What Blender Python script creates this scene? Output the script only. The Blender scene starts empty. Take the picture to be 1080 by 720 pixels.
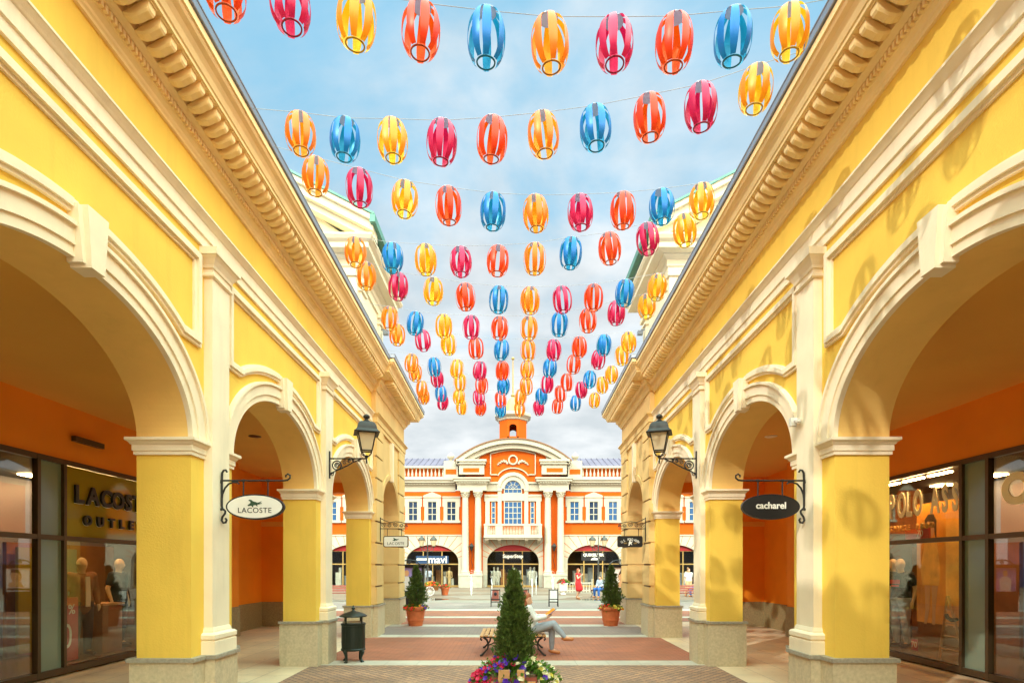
import bpy, bmesh, math, random
from mathutils import Vector, Matrix
R = math.radians
sin, cos, pi = math.sin, math.cos, math.pi
random.seed(11)
sc = bpy.context.scene
C = sc.collection
EYE, FP, HY, VX = 1.83, 600.0, 597.0, 541.0      # eye height, focal length in photo pixels, horizon row, centre column
W0, K = 3.45, 1/60.0                             # half width of the street at the camera, splay per metre

# ------------------------------------------------------------------ materials
def new_mat(name):
    m = bpy.data.materials.new(name); m.use_nodes = True
    nt = m.node_tree; b = nt.nodes['Principled BSDF']
    return m, nt, b
def mat(name, col, rough=.6, metal=0., spec=.5, var=.0, vscale=1., bump=0., bscale=40., stain=0., trans=0.):
    m, nt, b = new_mat(name)
    b.inputs['Roughness'].default_value = rough
    b.inputs['Metallic'].default_value = metal
    b.inputs['Specular IOR Level'].default_value = spec
    c = (*col, 1)
    b.inputs['Base Color'].default_value = c
    L = nt.links
    tc = nt.nodes.new('ShaderNodeTexCoord')
    if var or stain:
        n = nt.nodes.new('ShaderNodeTexNoise'); n.inputs['Scale'].default_value = vscale; n.inputs['Detail'].default_value = 6
        L.new(tc.outputs['Object'], n.inputs['Vector'])
        mr = nt.nodes.new('ShaderNodeMapRange'); mr.inputs[1].default_value = .3; mr.inputs[2].default_value = .7
        mr.inputs[3].default_value = 1-var; mr.inputs[4].default_value = 1+var
        L.new(n.outputs['Fac'], mr.inputs[0])
        mul = nt.nodes.new('ShaderNodeVectorMath'); mul.operation = 'SCALE'
        mul.inputs[0].default_value = col
        L.new(mr.outputs[0], mul.inputs['Scale'])
        out = mul.outputs[0]
        if stain:
            mp = nt.nodes.new('ShaderNodeMapping'); mp.inputs['Scale'].default_value = (3.2, 3.2, .35)
            L.new(tc.outputs['Object'], mp.inputs[0])
            n2 = nt.nodes.new('ShaderNodeTexNoise'); n2.inputs['Scale'].default_value = 1.6; n2.inputs['Detail'].default_value = 8; n2.inputs['Roughness'].default_value = .65
            L.new(mp.outputs[0], n2.inputs['Vector'])
            m2 = nt.nodes.new('ShaderNodeMapRange'); m2.inputs[1].default_value = .52; m2.inputs[2].default_value = .75; m2.inputs[3].default_value = 1; m2.inputs[4].default_value = 1-stain
            L.new(n2.outputs['Fac'], m2.inputs[0])
            mu2 = nt.nodes.new('ShaderNodeVectorMath'); mu2.operation = 'SCALE'
            L.new(out, mu2.inputs[0]); L.new(m2.outputs[0], mu2.inputs['Scale']); out = mu2.outputs[0]
        L.new(out, b.inputs['Base Color'])
    if bump:
        n = nt.nodes.new('ShaderNodeTexNoise'); n.inputs['Scale'].default_value = bscale; n.inputs['Detail'].default_value = 4
        L.new(tc.outputs['Object'], n.inputs['Vector'])
        bp = nt.nodes.new('ShaderNodeBump'); bp.inputs['Strength'].default_value = bump; bp.inputs['Distance'].default_value = .01
        L.new(n.outputs['Fac'], bp.inputs['Height']); L.new(bp.outputs[0], b.inputs['Normal'])
    if trans:
        tr = nt.nodes.new('ShaderNodeBsdfTranslucent'); tr.inputs['Color'].default_value = c
        mx = nt.nodes.new('ShaderNodeMixShader'); mx.inputs[0].default_value = trans
        o = nt.nodes['Material Output']
        L.new(b.outputs[0], mx.inputs[1]); L.new(tr.outputs[0], mx.inputs[2]); L.new(mx.outputs[0], o.inputs['Surface'])
    return m
def glass_mat(name, tint=(.9,.93,.9), refl=1.0, base=.06, rough=0.0):
    m, nt, b = new_mat(name); L = nt.links
    nt.nodes.remove(b)
    t = nt.nodes.new('ShaderNodeBsdfTransparent'); t.inputs[0].default_value = (*tint, 1)
    g = nt.nodes.new('ShaderNodeBsdfGlossy'); g.inputs['Roughness'].default_value = rough
    lw = nt.nodes.new('ShaderNodeFresnel'); lw.inputs['IOR'].default_value = 1.5
    ma = nt.nodes.new('ShaderNodeMath'); ma.operation = 'MULTIPLY_ADD'; ma.inputs[1].default_value = refl; ma.inputs[2].default_value = base; ma.use_clamp = True
    L.new(lw.outputs[0], ma.inputs[0])
    mx = nt.nodes.new('ShaderNodeMixShader'); L.new(ma.outputs[0], mx.inputs[0]); L.new(t.outputs[0], mx.inputs[1]); L.new(g.outputs[0], mx.inputs[2])
    L.new(mx.outputs[0], nt.nodes['Material Output'].inputs['Surface'])
    return m
def brick_mat(name, c1, c2, mortar, bw, bh, ms=.004, rough=.8, var=.25, rot=0., offset=.5, bump=.3, spec=.22):
    m, nt, b = new_mat(name); L = nt.links
    b.inputs['Specular IOR Level'].default_value = spec
    b.inputs['Roughness'].default_value = rough
    tc = nt.nodes.new('ShaderNodeTexCoord'); mp = nt.nodes.new('ShaderNodeMapping'); mp.inputs['Rotation'].default_value = (0, 0, rot)
    L.new(tc.outputs['Object'], mp.inputs[0])
    br = nt.nodes.new('ShaderNodeTexBrick'); br.inputs['Scale'].default_value = 1
    br.inputs['Color1'].default_value = (*c1, 1); br.inputs['Color2'].default_value = (*c2, 1); br.inputs['Mortar'].default_value = (*mortar, 1)
    br.inputs['Brick Width'].default_value = bw; br.inputs['Row Height'].default_value = bh; br.inputs['Mortar Size'].default_value = ms
    br.inputs['Mortar Smooth'].default_value = .2; br.inputs['Bias'].default_value = 0; br.offset = offset
    L.new(mp.outputs[0], br.inputs['Vector'])
    n = nt.nodes.new('ShaderNodeTexNoise'); n.inputs['Scale'].default_value = .9; n.inputs['Detail'].default_value = 8
    L.new(tc.outputs['Object'], n.inputs['Vector'])
    mr = nt.nodes.new('ShaderNodeMapRange'); mr.inputs[1].default_value = .3; mr.inputs[2].default_value = .7; mr.inputs[3].default_value = 1-var; mr.inputs[4].default_value = 1+var
    L.new(n.outputs['Fac'], mr.inputs[0])
    mul = nt.nodes.new('ShaderNodeVectorMath'); mul.operation = 'SCALE'
    L.new(br.outputs['Color'], mul.inputs[0]); L.new(mr.outputs[0], mul.inputs['Scale']); L.new(mul.outputs[0], b.inputs['Base Color'])
    n3 = nt.nodes.new('ShaderNodeTexNoise'); n3.inputs['Scale'].default_value = 7.; n3.inputs['Detail'].default_value = 10; n3.inputs['Roughness'].default_value = .7
    L.new(tc.outputs['Object'], n3.inputs['Vector'])
    m4 = nt.nodes.new('ShaderNodeMapRange'); m4.inputs[1].default_value = .56; m4.inputs[2].default_value = .74; m4.inputs[3].default_value = 1.; m4.inputs[4].default_value = .62
    L.new(n3.outputs['Fac'], m4.inputs[0])
    mu3 = nt.nodes.new('ShaderNodeVectorMath'); mu3.operation = 'SCALE'; L.new(mul.outputs[0], mu3.inputs[0]); L.new(m4.outputs[0], mu3.inputs['Scale']); L.new(mu3.outputs[0], b.inputs['Base Color'])
    bp = nt.nodes.new('ShaderNodeBump'); bp.inputs['Strength'].default_value = bump; bp.inputs['Distance'].default_value = .006; bp.invert = True
    L.new(br.outputs['Fac'], bp.inputs['Height']); L.new(bp.outputs[0], b.inputs['Normal'])
    r2 = nt.nodes.new('ShaderNodeMapRange'); r2.inputs[1].default_value = .35; r2.inputs[2].default_value = .7; r2.inputs[3].default_value = rough-.2; r2.inputs[4].default_value = rough+.1
    L.new(n.outputs['Fac'], r2.inputs[0]); L.new(r2.outputs[0], b.inputs['Roughness'])
    return m
M = {}
M['yellow'] = mat('yellow_stucco', (.83,.54,.085), .75, spec=.3, var=.07, vscale=1.1, bump=.3, bscale=55, stain=.09)
M['cream'] = mat('cream_plaster', (.84,.715,.52), .7, spec=.3, var=.06, vscale=2.2, bump=.15, bscale=60, stain=.12)
M['soffit'] = mat('cream_soffit_warm_bounce', (.84,.54,.17), .75, spec=.25, var=.06, vscale=1.5, bump=.15, bscale=55, stain=.06)  # cream plaster, with warm bounce light put into its ochre tone
M['cornice'] = mat('ochre_cornice_paint', (.82,.61,.29), .6, spec=.35, var=.09, vscale=2., bump=.08, bscale=50)
M['tan'] = mat('tan_stucco', (.72,.49,.20), .75, spec=.3, var=.07, vscale=1.6, bump=.2, bscale=60, stain=.08)
M['orange_in'] = mat('orange_plaster', (.87,.275,.012), .7, spec=.3, var=.06, vscale=1.2, bump=.15, bscale=60)
M['ceiling'] = mat('ochre_ceiling', (.80,.42,.075), .8, var=.04, vscale=.8)
M['granite'] = mat('granite_plinth', (.58,.48,.31), .55, var=.13, vscale=26., bump=.05, bscale=90, stain=.15)
M['granite_cap'] = mat('granite_cap', (.34,.30,.23), .5, var=.2, vscale=30.)
M['dado'] = mat('olive_dado_stone', (.30,.23,.11), .6, var=.2, vscale=25.)
M['gutter'] = mat('grey_painted_gutter', (.23,.26,.32), .35, metal=.3, var=.05, vscale=3.)
M['roofgrey'] = mat('slate_grey_roof_sheet', (.22,.21,.26), .45, metal=.3, var=.1, vscale=.6)
M['bronze'] = mat('bronze_frame', (.10,.065,.03), .35, metal=.5, spec=.5)
M['iron'] = mat('black_wrought_iron', (.022,.019,.017), .5, metal=.0, spec=.35, var=.2, vscale=20.)
M['groove'] = mat('shadow_groove_joint', (.20,.12,.06), .9)
M['glass'] = glass_mat('shop_glass', (.96,.97,.93), .22, .004)
M['green_panel'] = mat('frosted_green_glass_panel', (.20,.27,.20), .12, spec=.6)
M['olive'] = mat('olive_sign_panel', (.30,.235,.02), .06, spec=.6)
M['shopdark'] = mat('dark_shop_interior', (.045,.028,.018), .7, var=.4, vscale=1.5)
M['shopwood'] = mat('brown_shop_joinery', (.22,.085,.02), .5, var=.25, vscale=3.)
M['shopfloor'] = mat('shop_floor_tile', (.13,.08,.045), .25, var=.25, vscale=2.)
M['black'] = mat('black_paint', (.012,.012,.013), .4)
M['white'] = mat('white_paint', (.78,.76,.71), .5, var=.03, vscale=4.)
M['milk'] = mat('milky_lamp_glass', (.83,.70,.48), .25, spec=.5, trans=.45)
M['bingreen'] = mat('dark_green_enamel', (.012,.019,.012), .4, metal=.2, var=.15, vscale=8.)
M['terracotta'] = mat('terracotta_clay', (.55,.135,.04), .75, var=.15, vscale=7., bump=.15, bscale=40)
M['wood'] = mat('oiled_wood_slat', (.50,.25,.09), .5, var=.25, vscale=9., bump=.1, bscale=30)
M['redwood'] = mat('red_stained_wood', (.24,.05,.03), .5, var=.2, vscale=9.)
M['far_white'] = mat('white_facade_plaster', (.47,.43,.34), .7, var=.08, vscale=.8, stain=.08)
M['far_orange'] = mat('orange_facade_stucco', (.58,.10,.008), .75, spec=.1, var=.06, vscale=.5, stain=.05)
M['far_glass_dark'] = mat('dark_window_glass', (.012,.03,.07), .06, spec=.8)
M['far_red'] = mat('crimson_arch_tympanum', (.34,.008,.014), .5)
M['far_glass'] = mat('sky_tinted_window_glass', (.02,.085,.22), .04, spec=1.0)  # blue of the reflected sky put into the base colour
M['far_granite'] = mat('pale_granite_base', (.36,.36,.29), .7, var=.12, vscale=3.)
M['gold'] = mat('gilded_frame', (.45,.30,.10), .4, metal=.4)
M['copper'] = mat('green_copper_trim', (.10,.27,.21), .45, metal=.2, var=.12, vscale=3.)
M['pav'] = mat('pale_yellow_plaster', (.80,.70,.50), .75, var=.05, vscale=1., stain=.07)
M['brownedge'] = mat('brown_roof_edge', (.22,.10,.04), .6)
M['bell'] = mat('ochre_gilt_dome', (.62,.44,.14), .5, var=.1, vscale=2.)
M['leaf'] = mat('conifer_needle', (.072,.115,.016), .6, var=.55, vscale=14., trans=.15)
M['leaf2'] = mat('petunia_leaf', (.10,.22,.025), .5, var=.4, vscale=16., trans=.3)
M['bark'] = mat('brown_bark', (.11,.065,.035), .9, var=.3, vscale=20., bump=.4, bscale=40)
M['skin'] = mat('skin', (.62,.36,.24), .5, spec=.35, var=.05, vscale=12.)
M['mannequin'] = mat('ivory_mannequin', (.62,.44,.24), .4)
M['lightgrey_cloth'] = mat('pale_grey_cloth', (.62,.62,.60), .85, var=.08, vscale=18., bump=.2, bscale=60)
M['bluegrey_cloth'] = mat('blue_grey_cloth', (.30,.34,.40), .85, var=.1, vscale=18.)
M['jeans'] = mat('blue_denim', (.02,.10,.36), .85, var=.15, vscale=20.)
M['darkcloth'] = mat('dark_cloth', (.02,.02,.028), .85, var=.2, vscale=15.)
M['browncloth'] = mat('brown_jacket_cloth', (.20,.085,.03), .85, var=.2, vscale=15.)
M['redcloth'] = mat('red_cloth', (.62,.015,.02), .8, var=.1, vscale=12.)
M['beigecloth'] = mat('beige_cloth', (.62,.45,.24), .85, var=.1, vscale=12.)
M['navy'] = mat('navy_sign_board', (.015,.05,.13), .4)
M['hair'] = mat('auburn_hair', (.30,.085,.03), .6, var=.3, vscale=40.)
M['darkhair'] = mat('dark_brown_hair', (.04,.022,.014), .6, var=.3, vscale=40.)
M['shoe'] = mat('tan_leather', (.48,.17,.05), .5)
M['red_sign'] = mat('red_sale_board', (.42,.01,.025), .5)
M['poster_orange'] = mat('orange_poster_print', (.75,.30,.03), .4, var=.35, vscale=2.2)
M['poster_gold'] = mat('poster_gold_print', (.85,.48,.08), .4, var=.3, vscale=4.)
M['poster_skin'] = mat('poster_skin_print', (.60,.33,.16), .4, var=.1, vscale=5.)
M['poster_pink'] = mat('poster_pink_print', (.66,.36,.28), .4, var=.2, vscale=6.)
M['poster_purple'] = mat('poster_violet_print', (.28,.22,.52), .4, var=.2, vscale=3.)
M['water'] = mat('white_water_spray', (.85,.88,.90), .2, trans=.4)
M['wet'] = mat('wet_pavement', (.22,.175,.14), .45, spec=.25, var=.2, vscale=.8)
M['sett'] = brick_mat('brown_grey_setts', (.44,.245,.145), (.29,.18,.125), (.12,.08,.06), .11, .11, .010, .75, .22, rot=R(45), offset=.0)
M['brick'] = brick_mat('red_paving_brick', (.42,.15,.085), (.35,.13,.075), (.16,.075,.05), .22, .075, .006, .75, .2)
M['greysett'] = brick_mat('grey_paving_brick', (.29,.215,.18), (.25,.19,.165), (.16,.125,.105), .22, .085, .006, .75, .2)
M['pale'] = brick_mat('pale_granite_band', (.52,.46,.37), (.47,.415,.33), (.3,.26,.2), .60, .9, .005, .65, .1, offset=0)
M['tile'] = brick_mat('beige_arcade_tile', (.74,.58,.37), (.68,.53,.34), (.35,.28,.2), .60, .60, .006, .5, .16, offset=0)
M['plaza'] = brick_mat('pinkish_plaza_paving', (.21,.14,.095), (.18,.122,.087), (.12,.09,.07), .30, .30, .006, .7, .15, offset=.5)
M['plaza_pale'] = brick_mat('pale_plaza_paving', (.24,.205,.165), (.22,.19,.15), (.15,.13,.1), .6, .6, .006, .6, .12)
RIB = {'Y': ('yellow', (.93,.55,.01)), 'G': ('amber yellow', (.90,.37,.006)), 'O': ('orange', (.84,.105,.003)), 'P': ('pink', (.62,.008,.09)), 'B': ('blue', (.006,.30,.55))}
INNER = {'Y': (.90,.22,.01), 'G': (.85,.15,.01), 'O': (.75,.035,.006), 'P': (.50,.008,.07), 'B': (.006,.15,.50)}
for k_, (n_, c_) in RIB.items():
    M['rib'+k_] = m_ = mat(n_.replace(' ', '_')+'_foil_ribbon', c_, .36, metal=.2, spec=.4, trans=.25)
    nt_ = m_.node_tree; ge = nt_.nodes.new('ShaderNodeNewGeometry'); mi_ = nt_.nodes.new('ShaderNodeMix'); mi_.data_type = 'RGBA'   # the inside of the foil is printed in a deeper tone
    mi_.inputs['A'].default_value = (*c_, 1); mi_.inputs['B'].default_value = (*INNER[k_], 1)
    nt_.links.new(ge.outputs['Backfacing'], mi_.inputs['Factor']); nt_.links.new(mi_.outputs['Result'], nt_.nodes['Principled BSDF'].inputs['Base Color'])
    M['ring'+k_] = mat(n_.replace(' ', '_')+'_ring', tuple(x*.5 for x in c_), .4, metal=.2)
M['cap'] = mat('silver_cap_film', (.45,.46,.55), .3, metal=.2, trans=.5)
M['wire'] = mat('grey_wire', (.30,.31,.34), .5)
def glow(name, col, s):
    m, nt, b = new_mat(name); b.inputs['Emission Color'].default_value = (*col, 1); b.inputs['Emission Strength'].default_value = s; return m
M['lamp_on'] = glow('lit_lamp_or_fill', (1, .62, .26), 95.)
for nm, c in (('fl_red', (.62,.01,.07)), ('fl_violet', (.10,.02,.42)), ('fl_yellow', (.75,.62,.10)), ('fl_scarlet', (.75,.03,.01)), ('fl_orange', (.85,.32,.02)), ('fl_pale', (.80,.72,.45))):
    M[nm] = mat(nm.replace('fl_', '')+'_petal', c, .55, trans=.3, var=.12, vscale=20.)

# ------------------------------------------------------------------ mesh builder
class MB:
    def __init__(s, flip=1):
        s.v = []; s.f = []; s.mi = []; s.flip = flip; s.cur = 0; s.sm = []; s.smooth = False
    def add(s, verts, faces, mi=None):
        o = len(s.v); s.v += [(x*s.flip, y, z) for x, y, z in verts]
        for f in faces:
            s.f.append([o+i for i in f]); s.mi.append(s.cur if mi is None else mi); s.sm.append(s.smooth)
    def box(s, x0, x1, y0, y1, z0, z1, mi=None):
        s.add([(x0,y0,z0),(x1,y0,z0),(x1,y1,z0),(x0,y1,z0),(x0,y0,z1),(x1,y0,z1),(x1,y1,z1),(x0,y1,z1)],
              [(0,3,2,1),(4,5,6,7),(0,1,5,4),(1,2,6,5),(2,3,7,6),(3,0,4,7)], mi)
    def hexa(s, p, mi=None):   # eight points: bottom four then top four
        s.add(p, [(0,3,2,1),(4,5,6,7),(0,1,5,4),(1,2,6,5),(2,3,7,6),(3,0,4,7)], mi)
    def quad(s, a, b, c, d, mi=None): s.add([a,b,c,d], [(0,1,2,3)], mi)
    def lathe(s, prof, cx=0, cy=0, cz=0, n=24, mi=None, rot=0., sx=1, sy=1, cap=True):
        k = len(prof); vs = []
        for i in range(n):
            a = rot+2*pi*i/n
            for r, z in prof: vs.append((cx+r*cos(a)*sx, cy+r*sin(a)*sy, cz+z))
        fs = []
        for i in range(n):
            j = (i+1) % n
            for q in range(k-1):
                fs.append((i*k+q, j*k+q, j*k+q+1, i*k+q+1))
        if cap and prof[0][0] > 1e-5: fs.append([i*k for i in range(n)][::-1])
        if cap and prof[-1][0] > 1e-5: fs.append([i*k+k-1 for i in range(n)])
        s.add(vs, fs, mi)
    def tube(s, pts, r, n=8, mi=None, closed=False, taper=None):
        P = [Vector(p) for p in pts]; m = len(P); rings = []
        up = None
        for i in range(m):
            if closed: t = (P[(i+1) % m]-P[i-1])
            else: t = P[min(i+1, m-1)]-P[max(i-1, 0)]
            t.normalize()
            if up is None:
                up = Vector((0,0,1)) if abs(t.z) < .9 else Vector((1,0,0))
            u = t.cross(up)
            if u.length < 1e-4: u = t.cross(Vector((0,1,0)))
            u.normalize(); w = u.cross(t).normalized(); up = w
            rr = r if taper is None else r*(1+(taper-1)*i/max(1, m-1))
            if isinstance(r, (list, tuple)): rr = r[i]
            rings.append([tuple(P[i]+u*(rr*cos(2*pi*q/n))+w*(rr*sin(2*pi*q/n))) for q in range(n)])
        vs = [p for g in rings for p in g]; fs = []
        for i in range(m if closed else m-1):
            j = (i+1) % m
            for q in range(n):
                q2 = (q+1) % n
                fs.append((i*n+q, i*n+q2, j*n+q2, j*n+q))
        if not closed:
            fs.append(list(range(n))[::-1]); fs.append([(m-1)*n+q for q in range(n)])
        s.add(vs, fs, mi)
    def sphere(s, c, r, n=12, m=8, mi=None, sz=1.):
        prof = [(max(1e-6, r*sin(pi*i/m)), -r*cos(pi*i/m)*sz) for i in range(m+1)]
        s.lathe(prof, c[0], c[1], c[2], n, mi)
    def sweep(s, prof, path, side=1, mi=None, caps=True, closed=False):
        """profile (a outwards, z) carried along a plan path with mitred corners; side=1: outwards is right of the direction"""
        n = len(path); k = len(prof); vs = []
        def nrm(p, q):
            dx, dy = q[0]-p[0], q[1]-p[1]; l = math.hypot(dx, dy)
            return (side*dy/l, -side*dx/l)
        for i in range(n):
            if closed: n1 = nrm(path[i-1], path[i]); n2 = nrm(path[i], path[(i+1) % n])
            else:
                n1 = nrm(path[max(i-1, 0)], path[max(i-1, 0)+1]); n2 = nrm(path[min(i, n-2)], path[min(i, n-2)+1])
            mx, my = n1[0]+n2[0], n1[1]+n2[1]; d = 1+n1[0]*n2[0]+n1[1]*n2[1]
            mx, my = mx/d, my/d
            for a, z in prof: vs.append((path[i][0]+mx*a, path[i][1]+my*a, z))
        fs = []
        for i in range(n if closed else n-1):
            j = (i+1) % n
            for q in range(k-1): fs.append((i*k+q, j*k+q, j*k+q+1, i*k+q+1))
        if caps and not closed:
            fs.append(list(range(k))); fs.append([(n-1)*k+q for q in range(k)][::-1])
        s.add(vs, fs, mi)
    def prism(s, pts, axis, d0, d1, mi=None):
        """outline pts (u, v) extruded: axis 'x' -> (d,u,v), 'y' -> (u,d,v), 'z' -> (u,v,d)"""
        def P(u, v, d): return (d,u,v) if axis == 'x' else (u,d,v) if axis == 'y' else (u,v,d)
        n = len(pts); vs = [P(u,v,d0) for u,v in pts]+[P(u,v,d1) for u,v in pts]
        fs = [list(range(n))[::-1], list(range(n,2*n))]+[(i,(i+1)%n,n+(i+1)%n,n+i) for i in range(n)]
        s.add(vs, fs, mi)
    def build(s, name, mats, parent=None, smooth=False, recalc=True, loc=None):
        me = bpy.data.meshes.new(name); me.from_pydata(s.v, [], s.f)
        if not isinstance(mats, (list, tuple)): mats = [mats]
        for m in mats: me.materials.append(m)
        for p, i, q in zip(me.polygons, s.mi, s.sm):
            p.material_index = i; p.use_smooth = smooth or q
        if recalc:
            bm = bmesh.new(); bm.from_mesh(me); bmesh.ops.recalc_face_normals(bm, faces=bm.faces); bm.to_mesh(me); bm.free()
        me.update()
        if smooth:
            try: me.set_sharp_from_angle(angle=R(40))
            except Exception: pass
        o = bpy.data.objects.new(name, me); C.objects.link(o)
        if parent: o.parent = parent
        if loc: o.location = loc
        return o
def tag(o, label=None, cat=None, group=None, kind=None):
    if label: o['label'] = label
    if cat: o['category'] = cat
    if group: o['group'] = group
    if kind: o['kind'] = kind
    return o
def empty(name, loc=(0,0,0), rz=0., label=None, cat=None, group=None):
    o = bpy.data.objects.new(name, None); C.objects.link(o); o.location = loc; o.rotation_euler = (0,0,rz)
    o.empty_display_size = .1
    return tag(o, label, cat, group)
def kids(o): return [c for c in C.objects if c.parent is o]
def copy_tree(o, parent=None):
    c = o.copy(); C.objects.link(c)
    if parent: c.parent = parent
    for ch in kids(o): copy_tree(ch, c)
    return c
def text_mesh(s, size, ext=.01, offset=0., sx=1., align='CENTER', shear=0., spacing=1.):
    cu = bpy.data.curves.new('lettering', 'FONT'); cu.body = s; cu.size = size; cu.extrude = ext; cu.offset = offset
    cu.align_x = align; cu.align_y = 'CENTER'; cu.shear = shear; cu.space_character = spacing; cu.resolution_u = 4
    ob = bpy.data.objects.new('lettering', cu); C.objects.link(ob)
    dg = bpy.context.evaluated_depsgraph_get()
    me = bpy.data.meshes.new_from_object(ob.evaluated_get(dg))
    C.objects.unlink(ob); bpy.data.objects.remove(ob)
    for v in me.vertices: v.co.x *= sx
    return me
def face_matrix(loc, facing):
    ax = {'-y': ((1,0,0),(0,0,1),(0,-1,0)), '+x': ((0,1,0),(0,0,1),(1,0,0)), '-x': ((0,-1,0),(0,0,1),(-1,0,0)), '+y': ((-1,0,0),(0,0,1),(0,1,0))}[facing]
    m = Matrix((( ax[0][0],ax[1][0],ax[2][0],loc[0]),(ax[0][1],ax[1][1],ax[2][1],loc[1]),(ax[0][2],ax[1][2],ax[2][2],loc[2]),(0,0,0,1)))
    return m
def text(name, s, loc, facing, size, m, parent, **kw):
    me = text_mesh(s, size, **kw); me.materials.clear(); me.materials.append(m)
    me.transform(face_matrix(loc, facing)); me.name = name
    o = bpy.data.objects.new(name, me); C.objects.link(o)
    if parent: o.parent = parent
    return o
def arc_pts(cx, cz, rx, rz, n=28, a0=pi, a1=0.):
    return [(cx+rx*cos(a0+(a1-a0)*i/n), cz+rz*sin(a0+(a1-a0)*i/n)) for i in range(n+1)]

# ------------------------------------------------------------------ the two arcaded buildings that flank the street
YS, YJ, YE = -8.0, 14.86, 19.04          # start of the street wall, junction with the corner block, end of the block
T = .60                                   # wall thickness
ARCH = [-3.70, .48, 4.66, 8.84, 13.02]    # arch centres
HA, ZS, RISE = 1.62, 3.24, 1.065          # half width, springing height, rise
BYC, BHA, BRISE = 16.85, 1.195, 1.12      # arch of the corner block
ZT = 7.0
SHOP = -3.95                              # shop front plane
CEIL = 4.55
def PX(y, a): return -(W0+K*y)+a
def fbox(mb, y0, y1, a0, a1, z0, z1, mi=None):
    mb.hexa([(PX(y0,a0),y0,z0),(PX(y0,a1),y0,z0),(PX(y1,a1),y1,z0),(PX(y1,a0),y1,z0),
             (PX(y0,a0),y0,z1),(PX(y0,a1),y0,z1),(PX(y1,a1),y1,z1),(PX(y1,a0),y1,z1)], mi)
def fq(mb, pts, mi=None): mb.add([(PX(y,a),y,z) for y,a,z in pts], [tuple(range(len(pts)))], mi)
def band(mb, inner, outer, a0, a1, mi=None):
    """a moulding band between two (y,z) curves of equal count, standing from a0 out to a1"""
    n = len(inner)
    vs = [(PX(y,a1),y,z) for y,z in inner]+[(PX(y,a1),y,z) for y,z in outer]+[(PX(y,a0),y,z) for y,z in inner]+[(PX(y,a0),y,z) for y,z in outer]
    fs = []
    for i in range(n-1):
        fs += [(i,i+1,n+i+1,n+i),(2*n+i,i,i+1,2*n+i+1)[::-1],(n+i,n+i+1,3*n+i+1,3*n+i)]
    fs += [(0,n,3*n,2*n),(n-1,2*n-1,4*n-1,3*n-1)]
    mb.add(vs, fs, mi)
def arch_wall(mb, yc, ha, zs, rise, y0, y1, ztop, a0, a1, msof, mjamb, mfront, mback, n=56, zj=3.10):
    arc = arc_pts(yc, zs, ha, rise, n)
    for a, mi in ((a0, mfront), (a1, mback)):
        fq(mb, [(y0,a,0),(yc-ha,a,0),(yc-ha,a,zs),(yc-ha,a,ztop),(y0,a,ztop)], mi)
        fq(mb, [(yc+ha,a,0),(y1,a,0),(y1,a,ztop),(yc+ha,a,ztop),(yc+ha,a,zs)], mi)
        for i in range(n):
            (ya,za),(yb,zb) = arc[i], arc[i+1]
            fq(mb, [(ya,a,za),(yb,a,zb),(yb,a,ztop),(ya,a,ztop)], mi)
    for i in range(n):
        (ya,za),(yb,zb) = arc[i], arc[i+1]
        fq(mb, [(ya,a0,za),(yb,a0,zb),(yb,a1,zb),(ya,a1,za)], msof)
    for y in (yc-ha, yc+ha):
        fq(mb, [(y,a0,0),(y,a0,zj),(y,a1,zj),(y,a1,0)], mjamb)
        fq(mb, [(y,a0,zj),(y,a0,zs),(y,a1,zs),(y,a1,zj)], msof)
ARCHI = [(-.02,5.475),(.03,5.475),(.03,5.578),(.05,5.586),(.05,5.725),(.062,5.735),(.075,5.752),(.105,5.785),(.115,5.79),(.115,5.812),(-.02,5.812)]
CORN = [(-.02,6.36),(.03,6.36),(.035,6.385),(.05,6.40),(.055,6.425),(.085,6.455),(.10,6.46),(.10,6.525),(.135,6.53),(.15,6.55),(.18,6.575),(.18,6.70),(.44,6.70),(.44,6.735),(.455,6.745),
        (.462,6.765),(.475,6.80),(.505,6.84),(.545,6.865),(.558,6.885),(.56,6.90),(.58,6.905),(.58,6.982),(.40,6.982),(-.02,6.982)]
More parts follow.
